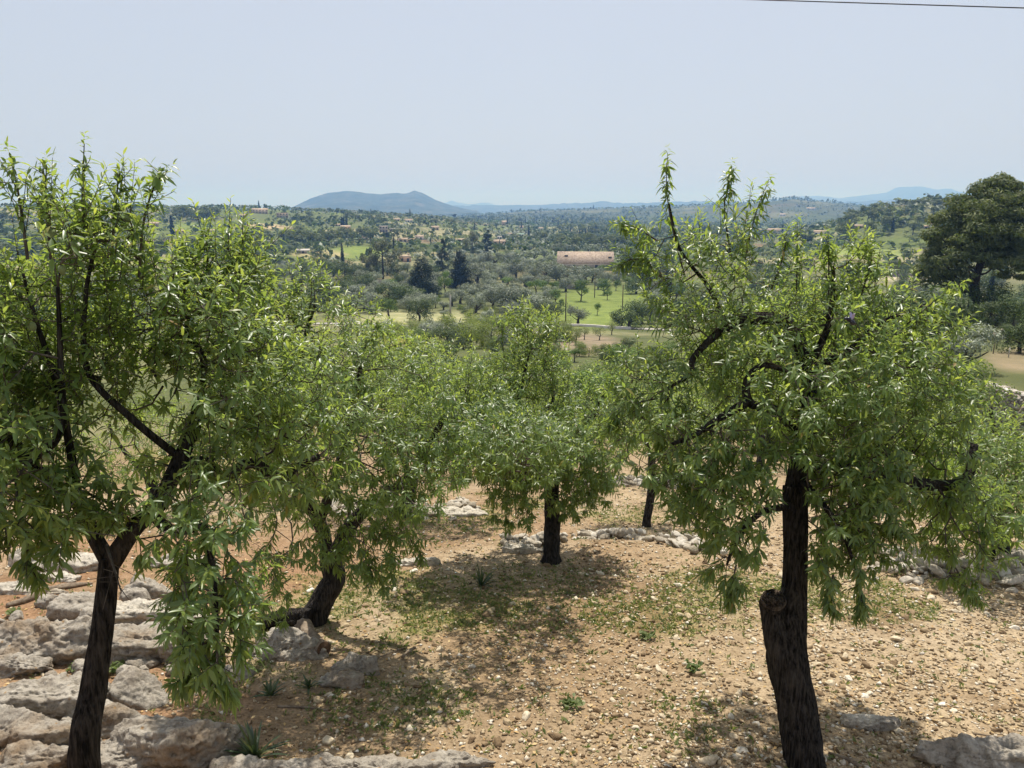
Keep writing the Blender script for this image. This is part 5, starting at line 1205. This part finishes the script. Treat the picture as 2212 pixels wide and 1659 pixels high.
# --- scattered trees of the valley, by field
def scatter(n, r0, r1, seed):
    r = np.random.RandomState(seed); out = []
    R = np.exp(r.uniform(math.log(r0), math.log(r1), n)); A = np.radians(r.uniform(-37, 37, n)); x = R * np.sin(A); y = R * np.cos(A)
    fi = field(x, y); fk = _fk[fi]; z = HT(x, y); U, V, d = project(np.stack([x, y, z], -1))
    dens = np.select([fk < .25, fk < .45, fk < .62, fk < .78, fk < .86], [.6, .95, .32, .45, .6], 1.0)
    dens = dens * sstep(-.55, .1, n2(x, y, 60, 2, 71) + .25)
    for cu, cv, ru, rv in ((1290, 668, 125, 45), (900, 690, 135, 16), (770, 545, 70, 12), (1230, 740, 130, 22), (1850, 548, 110, 6), (1265, 575, 75, 30), (700, 620, 90, 6)):
        dens = dens * (1 - blob(U, V, cu, cv, ru, rv, .1))
    hand = (U > 760) & (U < 1440) & (V > 548) & (R < 420); dens = np.where(hand, .75 * np.where(dens > .02, 1, 0) * (V < 700), dens)
    ok = r.rand(n) < dens
    for i in np.nonzero(ok)[0]:
        k = fk[i]; q = r.rand()
        kind = ('oak' if q < .45 else 'fruit' if q < .7 else 'olive') if k < .25 else ('olive' if q < .8 else 'oak') if k < .45 else ('oak' if q < .6 else 'almond') if k < .62 else ('almond' if q < .6 else 'oak') if k < .78 else ('almond' if q < .8 else 'olive') if k < .86 else ('oak' if q < .6 else 'pine' if q < .8 else 'olive')
        if q > .994: kind = 'cypress'
        if hand[i]: kind = 'olive' if q < .6 else 'shrub' if q < .85 else 'oak'
        out.append((float(x[i]), float(y[i]), float(z[i]), kind, float(R[i]), bool(abs(A[i]) < .64)))
    return out
HOUSE_SPOTS = []; HOUSES = []
def free(x, y, rad):
    for a, b, c in HOUSE_SPOTS:
        # keep the house and the ground in front of it (towards the viewer) clear
        dx, dy = x - a, y - b; L = math.hypot(a, b); ux, uy = -a / L, -b / L; t = dx * ux + dy * uy; s = abs(-dx * uy + dy * ux)
        if -c < t < max(c * 2.2, min(60, L * .08)) and s < c * .85: return False
    return True
VMARKS = [(Z2(490, 890), 'broad black-green conifer'), (Z2(240, 1045), 'bright fig tree of the dry meadow'), (Z2(200, 735), 'spreading brownish gum tree'), (Z2(1000, 760), 'front row of the olive grove'), (Z2(1400, 760), 'farmhouse end of the olive grove'), (Z2(1640, 890), 'round fruit tree in the meadow'),
          (Z2(1937, 958), 'wooden pole right of the meadow'), (Z2(690, 1005), 'pale concrete post'), (Z2(1525, 1035), 'dark wooden pole by the meadow'), (Z3(1490, 790), 'pole before the right-hand orchard'), (Z3(1900, 700), 'ground behind the big pine'), (Z2(-300, 1000), 'left end of the roadside wall'), (Z2(-600, 800), 'far left valley edge'), (Z2(1100, 600), 'rear rows of the olive grove')]
VM = [(ground(*a), b) for a, b in VMARKS]
def nearest_mark(x, y): return min(VM, key=lambda q: (q[0][0] - x) ** 2 + (q[0][1] - y) ** 2)[1]
def far_trees():
    S = [q for q in scatter(1700, 150, 420, 1)] + scatter(9500, 420, 1300, 2)
    S.sort(key=lambda q: q[4]); rest = []
    hh = dict(shrub=(1.5, 2.6), olive=(3.6, 5.6), fruit=(3.5, 5.5), almond=(3.5, 5), oak=(4, 7.5), pine=(7, 11), cypress=(7, 12))
    zone = lambda a, r: 'left hillside' if a < -4 and r > 380 else 'right hillside' if a > 17 and r > 380 else 'valley floor' if r < 420 else 'plain beyond the farmhouse'
    word = dict(shrub='low leafy green shrub', olive='grey-green olive tree', fruit='bright green fruit tree', almond='thin pale green almond tree', oak='dark round carob tree', pine='dark pine', cypress='dark cypress spire')
    kept = []
    for x, y, z, kind, r, vis in S:
        h = TRNG.uniform(*hh[kind])
        if not free(x, y, 2): continue
        if r < 420:
            if any((x - a) ** 2 + (y - b) ** 2 < (c * .8 + h * .25) ** 2 for a, b, c in PLACED): continue
        if COUNT.get(kind, 0) < 295 and vis:
            zn = zone(math.degrees(math.atan2(x, y)), r)
            hn = min(HOUSES, key=lambda q: (q[0] - x) ** 2 + (q[1] - y) ** 2)[2]
            for cut in (' with ', ' on ', ' beside ', ' among ', ' between ', ' in '):
                if len(hn.split()) > 9 and cut in hn: hn = hn.split(cut)[0]
            if r < 330: hn = nearest_mark(x, y)
            plant(kind, x, y, h, TRNG.uniform(.95, 1.35) if kind != 'cypress' else 1.1, f'{word[kind]} near the {hn}', f'{word[kind]}s near the {hn}', z=z)
        else: rest.append((x, y, z, kind, h))
    for x, y, z, kind, r, vis in scatter(15000, 1150, 3600, 3): rest.append((x, y, z, kind, TRNG.uniform(*hh[kind]) * 1.15))
    # the rest reads as one mass of far trees: one object
    byk = {}
    for q in rest: byk.setdefault(q[3], []).append(q)
    allv = []; allf = []; mi = []; off = 0; mats = []
    for j, (kind, L) in enumerate(byk.items()):
        mats.append(M_CR[kind]); base = [crown_verts(kind, 700 + s, 9, .24) for s in range(5)]
        for s in range(5):
            Q = L[s::5]
            if not Q: continue
            v, f = base[s]; P = np.array([q[:3] for q in Q]); h = np.array([q[4] for q in Q]); a = TRNG.uniform(0, 6.3, len(Q)); ca, sa = np.cos(a), np.sin(a); ws = TRNG.uniform(1, 1.5, len(Q))
            if kind == 'cypress': ws = ws * .9
            vv = np.stack([(v[None, :, 0] * ca[:, None] - v[None, :, 1] * sa[:, None]) * (h * ws)[:, None], (v[None, :, 0] * sa[:, None] + v[None, :, 1] * ca[:, None]) * (h * ws)[:, None], v[None, :, 2] * h[:, None]], -1) + P[:, None]
            allv.append(vv.reshape(-1, 3)); ff = (f[None] + (np.arange(len(Q)) * len(v))[:, None, None]).reshape(-1, 4) + off; allf.append(ff); mi.append(np.full(len(ff), j)); off += vv.shape[0] * vv.shape[1]
    me = mesh_np('distant_trees', np.concatenate(allv), [np.concatenate(allf)], False, np.concatenate(mi))
    for m in mats: me.materials.append(m)
    o = obj('distant_trees', me); tag(o, 'hazy mass of distant trees covering the far plain and hills', 'woodland'); o['kind'] = 'stuff'

# ------------------------------------------------------------------ houses
def plaster(name, c, rough=.9):
    t = NT(name); p = t.pos(); n = t.noise(p, .6, 6, .65)
    return t.done(t.bsdf(t.mix(1.0, c, t.ramp(n, [(.3, (.78, .76, .72)), (.7, (1.06, 1.05, 1.04))]), 'MULTIPLY'), rough, None, .15))
def tiles(name, a, b, c):
    t = NT(name); p = t.coords('Object'); w = t.n('ShaderNodeTexWave', i_Scale=1.6, i_Distortion=.6, i_Detail=2); w.bands_direction = 'X'; t.l(p, w.inputs[0])
    col = t.ramp(t.noise(p, 1.3, 8, .75), [(.3, a), (.5, b), (.72, c)])
    col = t.mix(1.0, col, t.ramp(w.outputs['Fac'], [(.2, (.62, .6, .58)), (.6, (1.05, 1.05, 1.05))]), 'MULTIPLY')
    return t.done(t.bsdf(col, .9, t.bump(w.outputs['Fac'], .6, .08), .1))
M_WALLS = [plaster('cream_plaster', (.62, .50, .37)), plaster('sand_stone', (.50, .40, .29)), plaster('white_plaster', (.74, .70, .64)), plaster('grey_stone', (.36, .32, .27)), plaster('pink_plaster', (.56, .38, .28))]
M_TILE = tiles('clay_tiles', (.40, .28, .19), (.50, .39, .28), (.62, .52, .40)); M_OLDTILE = tiles('weathered_tiles', (.17, .125, .095), (.44, .345, .265), (.72, .61, .49)); M_GREYROOF = plaster('pale_roof', (.55, .52, .48)); M_GREENROOF = plaster('green_roof', (.30, .42, .36))
tw_ = NT('window_dark'); M_WIN = tw_.done(tw_.bsdf((.03, .035, .04), .15, None, .5))
def house(U, V, wpx, hpx, label, wall=0, roof='gable', rmat=None, rz=None, depth=None, nwin=3, storeys=1, wing=0, chimney=False, rfrac=.30):
    g = ground(U, V); d = project(g)[2]; w = wpx / FPX * d; h = hpx / FPX * d; dp = depth or max(5.0, min(w * .6, 11))
    az = math.atan2(g[0], g[1]); rz = (-az if rz is None else rz - az)
    root = thing('house', label, 'house', (g[0], g[1], g[2] - .4), None, rz); HOUSES.append((g[0], g[1], label)); HOUSE_SPOTS.append((g[0], g[1] , max(w, 8) * .62))
    M = M_WALLS[wall]; rh = h * (rfrac if roof in ('gable', 'hip') else .06); wh = h - rh + .4
    mb = MB(); mb.box((0, dp / 2, wh / 2), (w, dp, wh))
    if wing:
        s = 1 if wing > 0 else -1; ww = abs(wing) * w; mb.box((s * (w / 2 + ww / 2 - .05), dp / 2 + .3, wh * .31), (ww, dp * .8, wh * .62))
    obj('wall', mb.mesh('wall'), M, root)
    mb = MB(); e = .35; t = .18
    if roof == 'gable':
        x0, x1 = -w / 2 - e, w / 2 + e; y0, y1, ym = -e, dp + e, dp / 2; z0, z1 = wh - .1, wh + rh
        v = [(x0, y0, z0), (x1, y0, z0), (x1, ym, z1), (x0, ym, z1), (x0, y1, z0), (x1, y1, z0)]; v = v + [(a, b, c + t) for a, b, c in v]
        mb.add(v, [(0, 4, 3), (1, 2, 5)], [(6, 7, 8, 9), (9, 8, 11, 10), (0, 1, 7, 6), (4, 10, 11, 5), (0, 6, 9, 3), (3, 9, 10, 4), (1, 2, 8, 7), (2, 5, 11, 8), (0, 3, 2, 1), (3, 4, 5, 2)])
    elif roof == 'hip':
        x0, x1 = -w / 2 - e, w / 2 + e; y0, y1, ym = -e, dp + e, dp / 2; z0, z1 = wh - .05, wh + rh; c = min(dp / 2, w * .35)
        mb.add([(x0, y0, z0), (x1, y0, z0), (x1, y1, z0), (x0, y1, z0), (x0 + c, ym, z1), (x1 - c, ym, z1)], [(0, 4, 3), (1, 2, 5)], [(0, 1, 5, 4), (2, 3, 4, 5), (3, 2, 1, 0)])
    else:
        mb.box((0, dp / 2, wh + rh / 2), (w + .3, dp + .3, rh))
    rf = obj('roof', mb.mesh('roof'), rmat or M_TILE, root)
    if wing:
        mb = MB(); s = 1 if wing > 0 else -1; ww = abs(wing) * w; mb.box((s * (w / 2 + ww / 2 + .1), dp / 2 + .3, wh * .62 + .12), (ww + .3, dp * .8 + .5, .22)); obj('wing_roof', mb.mesh('wing_roof'), rmat or M_TILE, root)
    if chimney:
        mb = MB(); mb.box((w * .3, dp * .6, wh + rh * .9), (.8, .8, 1.6)); obj('chimney', mb.mesh('chimney'), M, rf)
    sh = wh / storeys
    for s in range(storeys):
        for k in range(nwin):
            mb = MB(); x = (k + .5) / nwin * w - w / 2; hw = min(1.3, sh * .42)
            if s == 0 and k == nwin // 2:
                mb.box((x, -.02, .4 + hw * .8), (1.1, .12, hw * 1.6)); obj('door', mb.mesh('door'), M_WIN, root)
            else:
                mb.box((x, -.02, s * sh + sh * .6), (min(1.1, w / nwin * .5), .12, hw)); obj('window', mb.mesh('window'), M_WIN, root)
    return root
def hz(Z, x, yb, w, h, label, **k):
    s = {Z1: .248, Z2: .2976, Z3: .38}[Z]; U, V = Z(x, yb); return house(U, V, w * s, h * s, label, **k)
hz(Z1, 1160, 312, 130, 44, 'large cream villa with stepped roofs on the left ridge', storeys=2, nwin=5, wing=-.35)
hz(Z1, 1355, 348, 100, 42, 'flat-topped two-storey sandstone house on the left ridge', wall=1, storeys=2, nwin=4, roof='flat', rmat=M_TILE)
hz(Z1, 735, 308, 80, 28, 'house with clay roof among the ridge pines', wall=1, wing=.3)
hz(Z1, 725, 254, 80, 14, 'low roofs on the skyline behind the ridge pines', wall=0)
hz(Z1, 1010, 346, 48, 28, 'small white house below the cream villa', wall=2, nwin=2)
hz(Z1, 1465, 481, 85, 42, 'sandstone house with tower block and low wing on the hillside', wall=1, storeys=2, wing=-.3, nwin=3)
hz(Z1, 1905, 461, 80, 44, 'brown hillside house beside three cypresses', wall=4, storeys=2, wing=-.25)
hz(Z1, 1840, 421, 55, 18, 'low cottage behind the three cypresses', wall=1, nwin=2)
hz(Z1, 2050, 542, 105, 34, 'bungalow with wide orange hip roof', wall=0, roof='hip')
hz(Z1, 460, 491, 72, 36, 'two-storey pink house beside the very tall cypress', wall=4, storeys=2, nwin=3)
hz(Z1, 1250, 574, 112, 28, 'long white farm shed on the slope', wall=2, roof='flat', rmat=M_GREYROOF, nwin=4)
hz(Z1, 1535, 660, 105, 36, 'grey stone barn with pitched roof at the dry field', wall=3, rmat=M_GREYROOF, nwin=1)
hz(Z1, 720, 472, 90, 20, 'long low house half hidden above the almond shoots', wall=0)
hz(Z1, 740, 517, 140, 18, 'long pale greenhouse-like shed above the almond shoots', wall=2, roof='flat', rmat=M_GREYROOF)
hz(Z1, 220, 426, 105, 38, 'stone farmhouse beside the left tree crown', wall=1, storeys=2)
hz(Z2, 360, 465, 88, 26, 'long house with bright orange roof below the hillside', wall=0, chimney=True)
hz(Z2, 475, 449, 80, 30, 'white gabled house with veranda', wall=2, wing=.3)
hz(Z2, 205, 396, 62, 46, 'grey two-storey block house on the far slope', wall=3, storeys=2, roof='flat', rmat=M_GREYROOF)
hz(Z2, 268, 393, 42, 24, 'grey annex beside the two-storey block house', wall=3, roof='flat', rmat=M_GREYROOF, nwin=2)
hz(Z2, 580, 379, 52, 28, 'cream house with pale roof alone among trees', wall=0, nwin=2)
hz(Z2, 385, 324, 58, 24, 'white house on the far crest', wall=2)
hz(Z2, 300, 314, 44, 18, 'small cream house on the far crest', wall=0, nwin=2)
hz(Z2, 160, 298, 60, 14, 'low cream house on the far crest by dark trees', wall=0)
hz(Z2, 1200, 424, 45, 18, 'shed with pale green roof on the plain', wall=2, rmat=M_GREENROOF, nwin=2)
hz(Z2, 1120, 416, 28, 14, 'tiny white house left of the green-roofed shed', wall=2, nwin=2)
hz(Z2, 755, 470, 80, 26, 'cream farmhouse behind the slim gum tree', wall=0)
hz(Z2, 1045, 494, 82, 42, 'sand-coloured house right of the layered conifer', wall=1, storeys=2)
hz(Z2, 1045, 447, 36, 22, 'white cube house on the plain', wall=2, roof='flat', rmat=M_GREYROOF, nwin=2)
hz(Z2, 1345, 377, 32, 16, 'white cottage left of the windbreak', wall=2, nwin=2)
hz(Z2, 1610, 465, 58, 26, 'small house with tiled roof behind the farmhouse olives', wall=0)
hz(Z2, 1692, 442, 26, 18, 'white hut below the windbreak', wall=2, nwin=1)
hz(Z2, 1540, 354, 56, 16, 'pale hip-roofed house beyond the windbreak', wall=0, roof='hip')
hz(Z2, 1080, 347, 36, 34, 'tall ochre house in the hazy plain', wall=4, storeys=2, nwin=2)
hz(Z2, 1205, 370, 26, 20, 'pink cottage in the hazy plain', wall=4, nwin=1)
hz(Z2, 360, 612, 84, 50, 'orange-roofed house hidden between gum tree and conifer', wall=4, storeys=1, nwin=2, chimney=True, roof='hip')
hz(Z3, 1055, 545, 72, 28, 'white bungalow with orange roof at the foot of the right hill', wall=2)
hz(Z3, 1280, 505, 58, 20, 'sandstone house on the lower right hillside', wall=1)
hz(Z3, 1705, 507, 50, 38, 'two-storey white villa beside the big pine', wall=2, storeys=2, nwin=3)
hz(Z3, 1655, 505, 26, 16, 'small annex left of the white villa', wall=0, nwin=1)
hz(Z3, 790, 532, 78, 26, 'cream house glimpsed behind the thick-trunked almond', wall=0)
hz(Z3, 840, 434, 30, 14, 'tiny white house on the hazy ridge', wall=2, nwin=2)
hz(Z3, 1000, 398, 46, 12, 'pale house high on the hazy ridge', wall=2, nwin=2)
hz(Z3, 620, 470, 40, 14, 'pale cottage on the hazy slope', wall=0, nwin=2)
# the tiled farmhouse
U, V = Z2(1667, 668); fh = house(U, V, 402 * .2976, 122 * .2976, 'long old farmhouse with weathered tiled roof and two roof holes', wall=3, rmat=M_OLDTILE, nwin=5, depth=13, rfrac=.62)
for o in fh.children:
    if o.name.startswith('roof'):
        bb = np.array([v.co for v in o.data.vertices]); zt = bb[:, 2].max(); x1 = bb[:, 0].max(); ym = (bb[:, 1].max() + bb[:, 1].min()) / 2; z0 = bb[:, 2].min()
        for fx, fy in ((-.68, .62), (.86, .5)):
            mb = MB(); yy = ym * fy; zz = z0 + (zt - z0) * fy; mb.box((fx * x1, yy, zz + .12), (1.5, 1.2, .5)); obj('roof_hole', mb.mesh('roof_hole'), M_WIN, o)  # solid dark blocks paint the shade of openings, roof stays closed
far_trees()

# ------------------------------------------------------------------ walls, poles, fences of the valley
def strip_wall(name, label, uv, h, th, mat, stones=False, zs=0):
    L = np.array([ground(u, v) for u, v in uv]); C = catmull(L, 40); C[:, 2] = HT(C[:, 0], C[:, 1])
    T = np.gradient(C, axis=0); T[:, 2] = 0; T = unit(T); N = np.stack([-T[:, 1], T[:, 0], 0 * T[:, 0]], -1)
    up = np.array((0, 0, 1.0)); a = C - N * th / 2; b = C + N * th / 2; v = np.concatenate([a - up * .4, a + up * h, b + up * h, b - up * .4]); n = len(C); i = np.arange(n - 1)
    f = np.concatenate([np.stack([i + k * n, i + 1 + k * n, i + 1 + (k + 1) * n, i + (k + 1) * n], -1) for k in range(3)])
    o = obj(name, mesh_np(name, v, [f, [(0, n, 2 * n, 3 * n), (n - 1, 4 * n - 1, 3 * n - 1, 2 * n - 1)]]), mat); return tag(o, label, 'wall')
M_ROADW = plaster('lime_wall', (.62, .58, .52))
strip_wall('roadside_wall', 'low pale wall along the road before the dry meadow', [Z2(90, 1074), Z2(250, 1084), Z2(400, 1094), Z2(560, 1100)], .55, .5, M_ROADW)
strip_wall('roadside_wall', 'low pale wall curving under the green meadow', [Z2(1400, 1086), Z2(1550, 1078), Z2(1700, 1082), Z2(1850, 1094), Z2(2000, 1100)], .45, .5, M_ROADW)
strip_wall('terrace_wall', 'brown stone terrace wall under the gum trees', [Z2(-20, 770), Z2(120, 772), Z2(260, 775), Z2(370, 778)], 1.4, .6, M_WALLS[3])
strip_wall('terrace_wall', 'stone terrace bank at the top of the meadow', [Z2(1480, 800), Z2(1560, 806), Z2(1640, 800)], 1.2, .6, M_WALLS[3])
strip_wall('terrace_wall', 'long grey stone wall before the distant orchard on the right', [Z3(1250, 778), Z3(1400, 775), Z3(1520, 778), Z3(1650, 772)], 1.0, .6, M_WALLS[3])
# road: a pale strip behind the roadside wall
def road(uv, w, name='road'):
    L = np.array([ground(u, v) for u, v in uv]); C = catmull(L, 60); T = np.gradient(C, axis=0); T[:, 2] = 0; T = unit(T); N = np.stack([-T[:, 1], T[:, 0], 0 * T[:, 0]], -1)
    rows = [C + N * w * s for s in (-.5, -.17, .17, .5)]; v = np.concatenate(rows); v[:, 2] = HT(v[:, 0], v[:, 1]) + .12; n = 60; i = np.arange(n - 1)
    f = np.concatenate([np.stack([i + k * n, i + 1 + k * n, i + 1 + (k + 1) * n, i + (k + 1) * n], -1) for k in range(3)])
    structure(obj(name, mesh_np(name, v, [f], True), M_ROADS))
M_ROADS = plaster('pale_asphalt', (.36, .34, .31))
road([Z2(-300, 1062), Z2(90, 1066), Z2(400, 1084), Z2(700, 1096), Z2(1000, 1095), Z2(1400, 1078), Z2(1700, 1076), Z2(2000, 1094), Z2(2300, 1110)], 2.6)
def pole(U, V, hpx, rad, label, mat, arm=False):
    g = ground(U, V); d = project(g)[2]; h = hpx / FPX * d; root = thing('utility_pole', label, 'pole', tuple(g))
    mb = MB(); mb.tube([(0, 0, -.3), (0, 0, h * .5), (0, 0, h)], [rad, rad * .9, rad * .7], 8); obj('shaft', mb.mesh('shaft', True), mat, root)
    if arm:
        mb = MB(); mb.box((0, 0, h * .95), (1.1, .09, .09)); obj('crossarm', mb.mesh('crossarm'), mat, root)
    mb = MB(); mb.tube([(0, 0, h), (0, 0, h + .12)], [rad * .75, rad * .4], 8); obj('cap', mb.mesh('cap'), mat, root)
M_CONC = plaster('concrete', (.42, .40, .36)); M_POLE = plaster('pole_wood', (.13, .10, .075))
for x, y, h, r, lb, m in ((690, 1008, 155, .22, 'pale concrete post beside the grey shrubs', M_CONC), (1525, 1040, 200, .14, 'dark wooden pole in front of the green meadow', M_POLE), (1735, 868, 178, .13, 'wooden pole near the farmhouse end', M_POLE), (1937, 958, 178, .13, 'wooden pole on the right of the green meadow', M_POLE)):
    U, V = Z2(x, y); pole(U, V, h * .2976, r, lb, m)
U, V = Z3(1490, 795); pole(U, V, 118 * .38, .14, 'wooden pole before the distant right-hand orchard', M_POLE, True)

# dry stone retaining wall on the right
def dry_wall():
    r = np.random.RandomState(5); root = None; mb = MB(); core = MB()
    azs = np.radians(np.linspace(29.2, 38, 60))
    pts = []
    for a in azs:
        R = 45.3 - 1.1 * (math.degrees(a) - 31.5); pts.append((R * math.sin(a), R * math.cos(a), R))
    base = pts[20]; root = thing('dry_stone_wall', 'dry stone retaining wall with pale capping below the brown field', 'wall', (base[0], base[1], H1(base[0], base[1])))
    o0 = np.array(root.location)
    C = np.array([p[:2] for p in pts]); T = unit(np.gradient(C, axis=0)); N = np.stack([T[:, 1], -T[:, 0]], -1)      # towards the viewer
    N = np.where((N * C).sum(1, keepdims=True) > 0, -N, N)
    lo = HT(*(C + N * .6).T); hi = HT(*(C - N * .9).T) + .1
    v = []
    for k in range(len(C)):
        for z, off in ((lo[k] - .5, .15), (hi[k], .1), (hi[k], -.55), (lo[k] - .5, -.55)): v.append((*(C[k] + N[k] * off), z))
    v = np.array(v) - o0; i = np.arange(len(C) - 1) * 4
    core.add(v, None, np.concatenate([np.stack([i + k, i + 4 + k, i + 4 + (k + 1) % 4, i + (k + 1) % 4], -1) for k in range(4)]))
    obj('core', core.mesh('core'), M_WALLS[3], root)
    bv = [rock_verts(0, 60 + k, (1, .8, .75), planes=8, rough=.15) for k in range(6)]
    sm = MB()
    for k in range(len(C) - 1):
        for q in range(34):
            f = r.rand(); c = C[k] * (1 - f) + C[k + 1] * f; z = lo[k] + r.rand() * (hi[k] - lo[k]); s = r.uniform(.07, .14); vv, ff = bv[r.randint(6)]
            sm.add(vv * s + np.array((*(c + N[k] * r.uniform(.1, .22)), z)) - o0, ff)
        for q in range(3):
            f = r.rand(); c = C[k] * (1 - f) + C[k + 1] * f; s = r.uniform(.14, .24); vv, ff = bv[r.randint(6)]
            sm.add(vv * np.array((s, s, s * .5)) + np.array((*(c - N[k] * r.uniform(-.1, .4)), hi[k] + .06)) - o0, ff)
    o = obj('stones', sm.mesh('stones'), M_WST2, root); o['kind'] = 'stuff'
t = NT('field_stone'); rr_ = t.island(); M_WST2 = t.done(t.bsdf(t.ramp(rr_, [(0, (.24, .2, .16)), (.5, (.4, .36, .3)), (1, (.62, .58, .51))]), .9, None, .15))
dry_wall()
U, V = Z3(2150, 1140)
strip_wall('terrace_wall', 'low pale wall at the back of the brown field', [(2150, 732), (2185, 730), (2230, 731), (2290, 733)], .7, .5, M_WALLS[3])
for U, V, h, lb in ((2145, 764, 24, 'dark fence post on the brown field edge'), (2177, 742, 34, 'thin fence post behind the brown field'), (2128, 864, 24, 'grey fence post below the dry stone wall'), (2150, 858, 22, 'second fence post below the dry stone wall'), (2152, 754, 22, 'slim stake beside the dark fence post'), (2178, 772, 22, 'slim stake at the capping of the dry stone wall')):
    g = ground(U, V); d = project(g)[2]; mb = MB(); hh = h / FPX * d; mb.tube([(0, 0, -.2), (.02, 0, hh)], [.035, .03], 7); mb.tube([(.02, 0, hh), (.02, 0, hh + .02)], [.036, .02], 7)
    o = obj('fence_post', mb.mesh('fence_post'), M_POLE if 'dark' in lb else M_CONC); o.location = tuple(g); tag(o, lb, 'post')

# ------------------------------------------------------------------ overhead cable and the bee
A = pt(1200, -14, 13.5); B = pt(2400, 23, 11.0); t_ = np.linspace(0, 1, 60)[:, None]; D_ = B - A
P = A - D_ * .6 + (D_ * 2.2) * t_; mb = MB(); mb.tube(P, .0085, 6, False); tc = NT('black_cable')
tag(obj('overhead_cable', mb.mesh('overhead_cable', True), tc.done(tc.bsdf((.02, .02, .022), .5))), 'thin black overhead cable crossing the sky', 'cable')
def bee():
    c = pt(1834, 690, 1.9); root = thing('carpenter_bee', 'blue-black carpenter bee flying among the almond shoots', 'bee', tuple(c)); s = .9
    t = NT('bee_body'); mbk = t.done(t.bsdf((.006, .008, .02), .35, None, .5)); tb = NT('bee_wing')
    pb = tb.n('ShaderNodeBsdfPrincipled', i_Roughness=.15, i_Alpha=.75); pb.inputs['Base Color'].default_value = (.38, .34, .55, 1); pb.inputs['Coat Weight'].default_value = .6; mwing = tb.done(pb.outputs[0])
    def ellip(cx, r, rot=0):
        v, f = _ICO[3]; v = v * np.array(r); ca, sa = math.cos(rot), math.sin(rot); return np.stack([v[:, 0] * ca + v[:, 2] * sa, v[:, 1], -v[:, 0] * sa + v[:, 2] * ca], -1) * s + np.array(cx) * s, f
    for nm, cx, r, rot in (('abdomen', (.010, 0, -.008), (.0105, .0062, .0068), .75), ('thorax', (-.001, 0, .001), (.0068, .0065, .0062), .2), ('head', (-.0095, 0, .002), (.0042, .0052, .0045), 0)):
        v, f = ellip(cx, r, rot); obj(nm, mesh_np(nm, v, [f], True), mbk, root)
    for sd in (-1, 1):
        a = np.linspace(0, 2 * math.pi, 18, endpoint=False); w = np.stack([.0045 + .0045 * np.cos(a) * .9 + .003, sd * (.0035 + .0 * a), .010 + .009 * np.sin(a)], -1); w[:, 1] += sd * (w[:, 2]) * .35
        cc = w.mean(0); v = np.concatenate([w, [cc]]) * s; v2 = v + np.array((0, .0003, 0)); n = 18; f = [(k, (k + 1) % n, n) for k in range(n)] + [(19 + (k + 1) % n, 19 + k, 37) for k in range(n)]
        obj('wing', mesh_np('wing', np.concatenate([v, v2]), [f], True), mwing, root)
    for k in range(6):
        sd = 1 if k % 2 else -1; x = -.004 + .004 * (k // 2); mb = MB(); mb.tube(np.array([(x, sd * .004, -.003), (x + .002, sd * .008, -.006), (x + .005, sd * .008, -.013)]) * s, [.0008, .0007, .0004], 5); obj('leg', mb.mesh('leg'), mbk, root)
bee()

# ------------------------------------------------------------------ haze
def haze():
    me = MB(); me.box((0, 0, 60), (34000, 34000, 440)); o = obj('haze', me.mesh('haze')); o['kind'] = 'stuff'; tag(o, 'thin blue summer haze filling the valley air', 'haze')
    t = NT('haze'); v = t.n('ShaderNodeVolumePrincipled'); v.inputs['Color'].default_value = (.23, .47, 1.0, 1); v.inputs['Absorption Color'].default_value = (.74, .74, .74, 1); v.inputs['Density'].default_value = HAZE_D; v.inputs['Anisotropy'].default_value = 0.2
    t.l(v.outputs[0], t.out.inputs['Volume']); o.data.materials.append(t.m)
HAZE_D = 0.00024
haze()
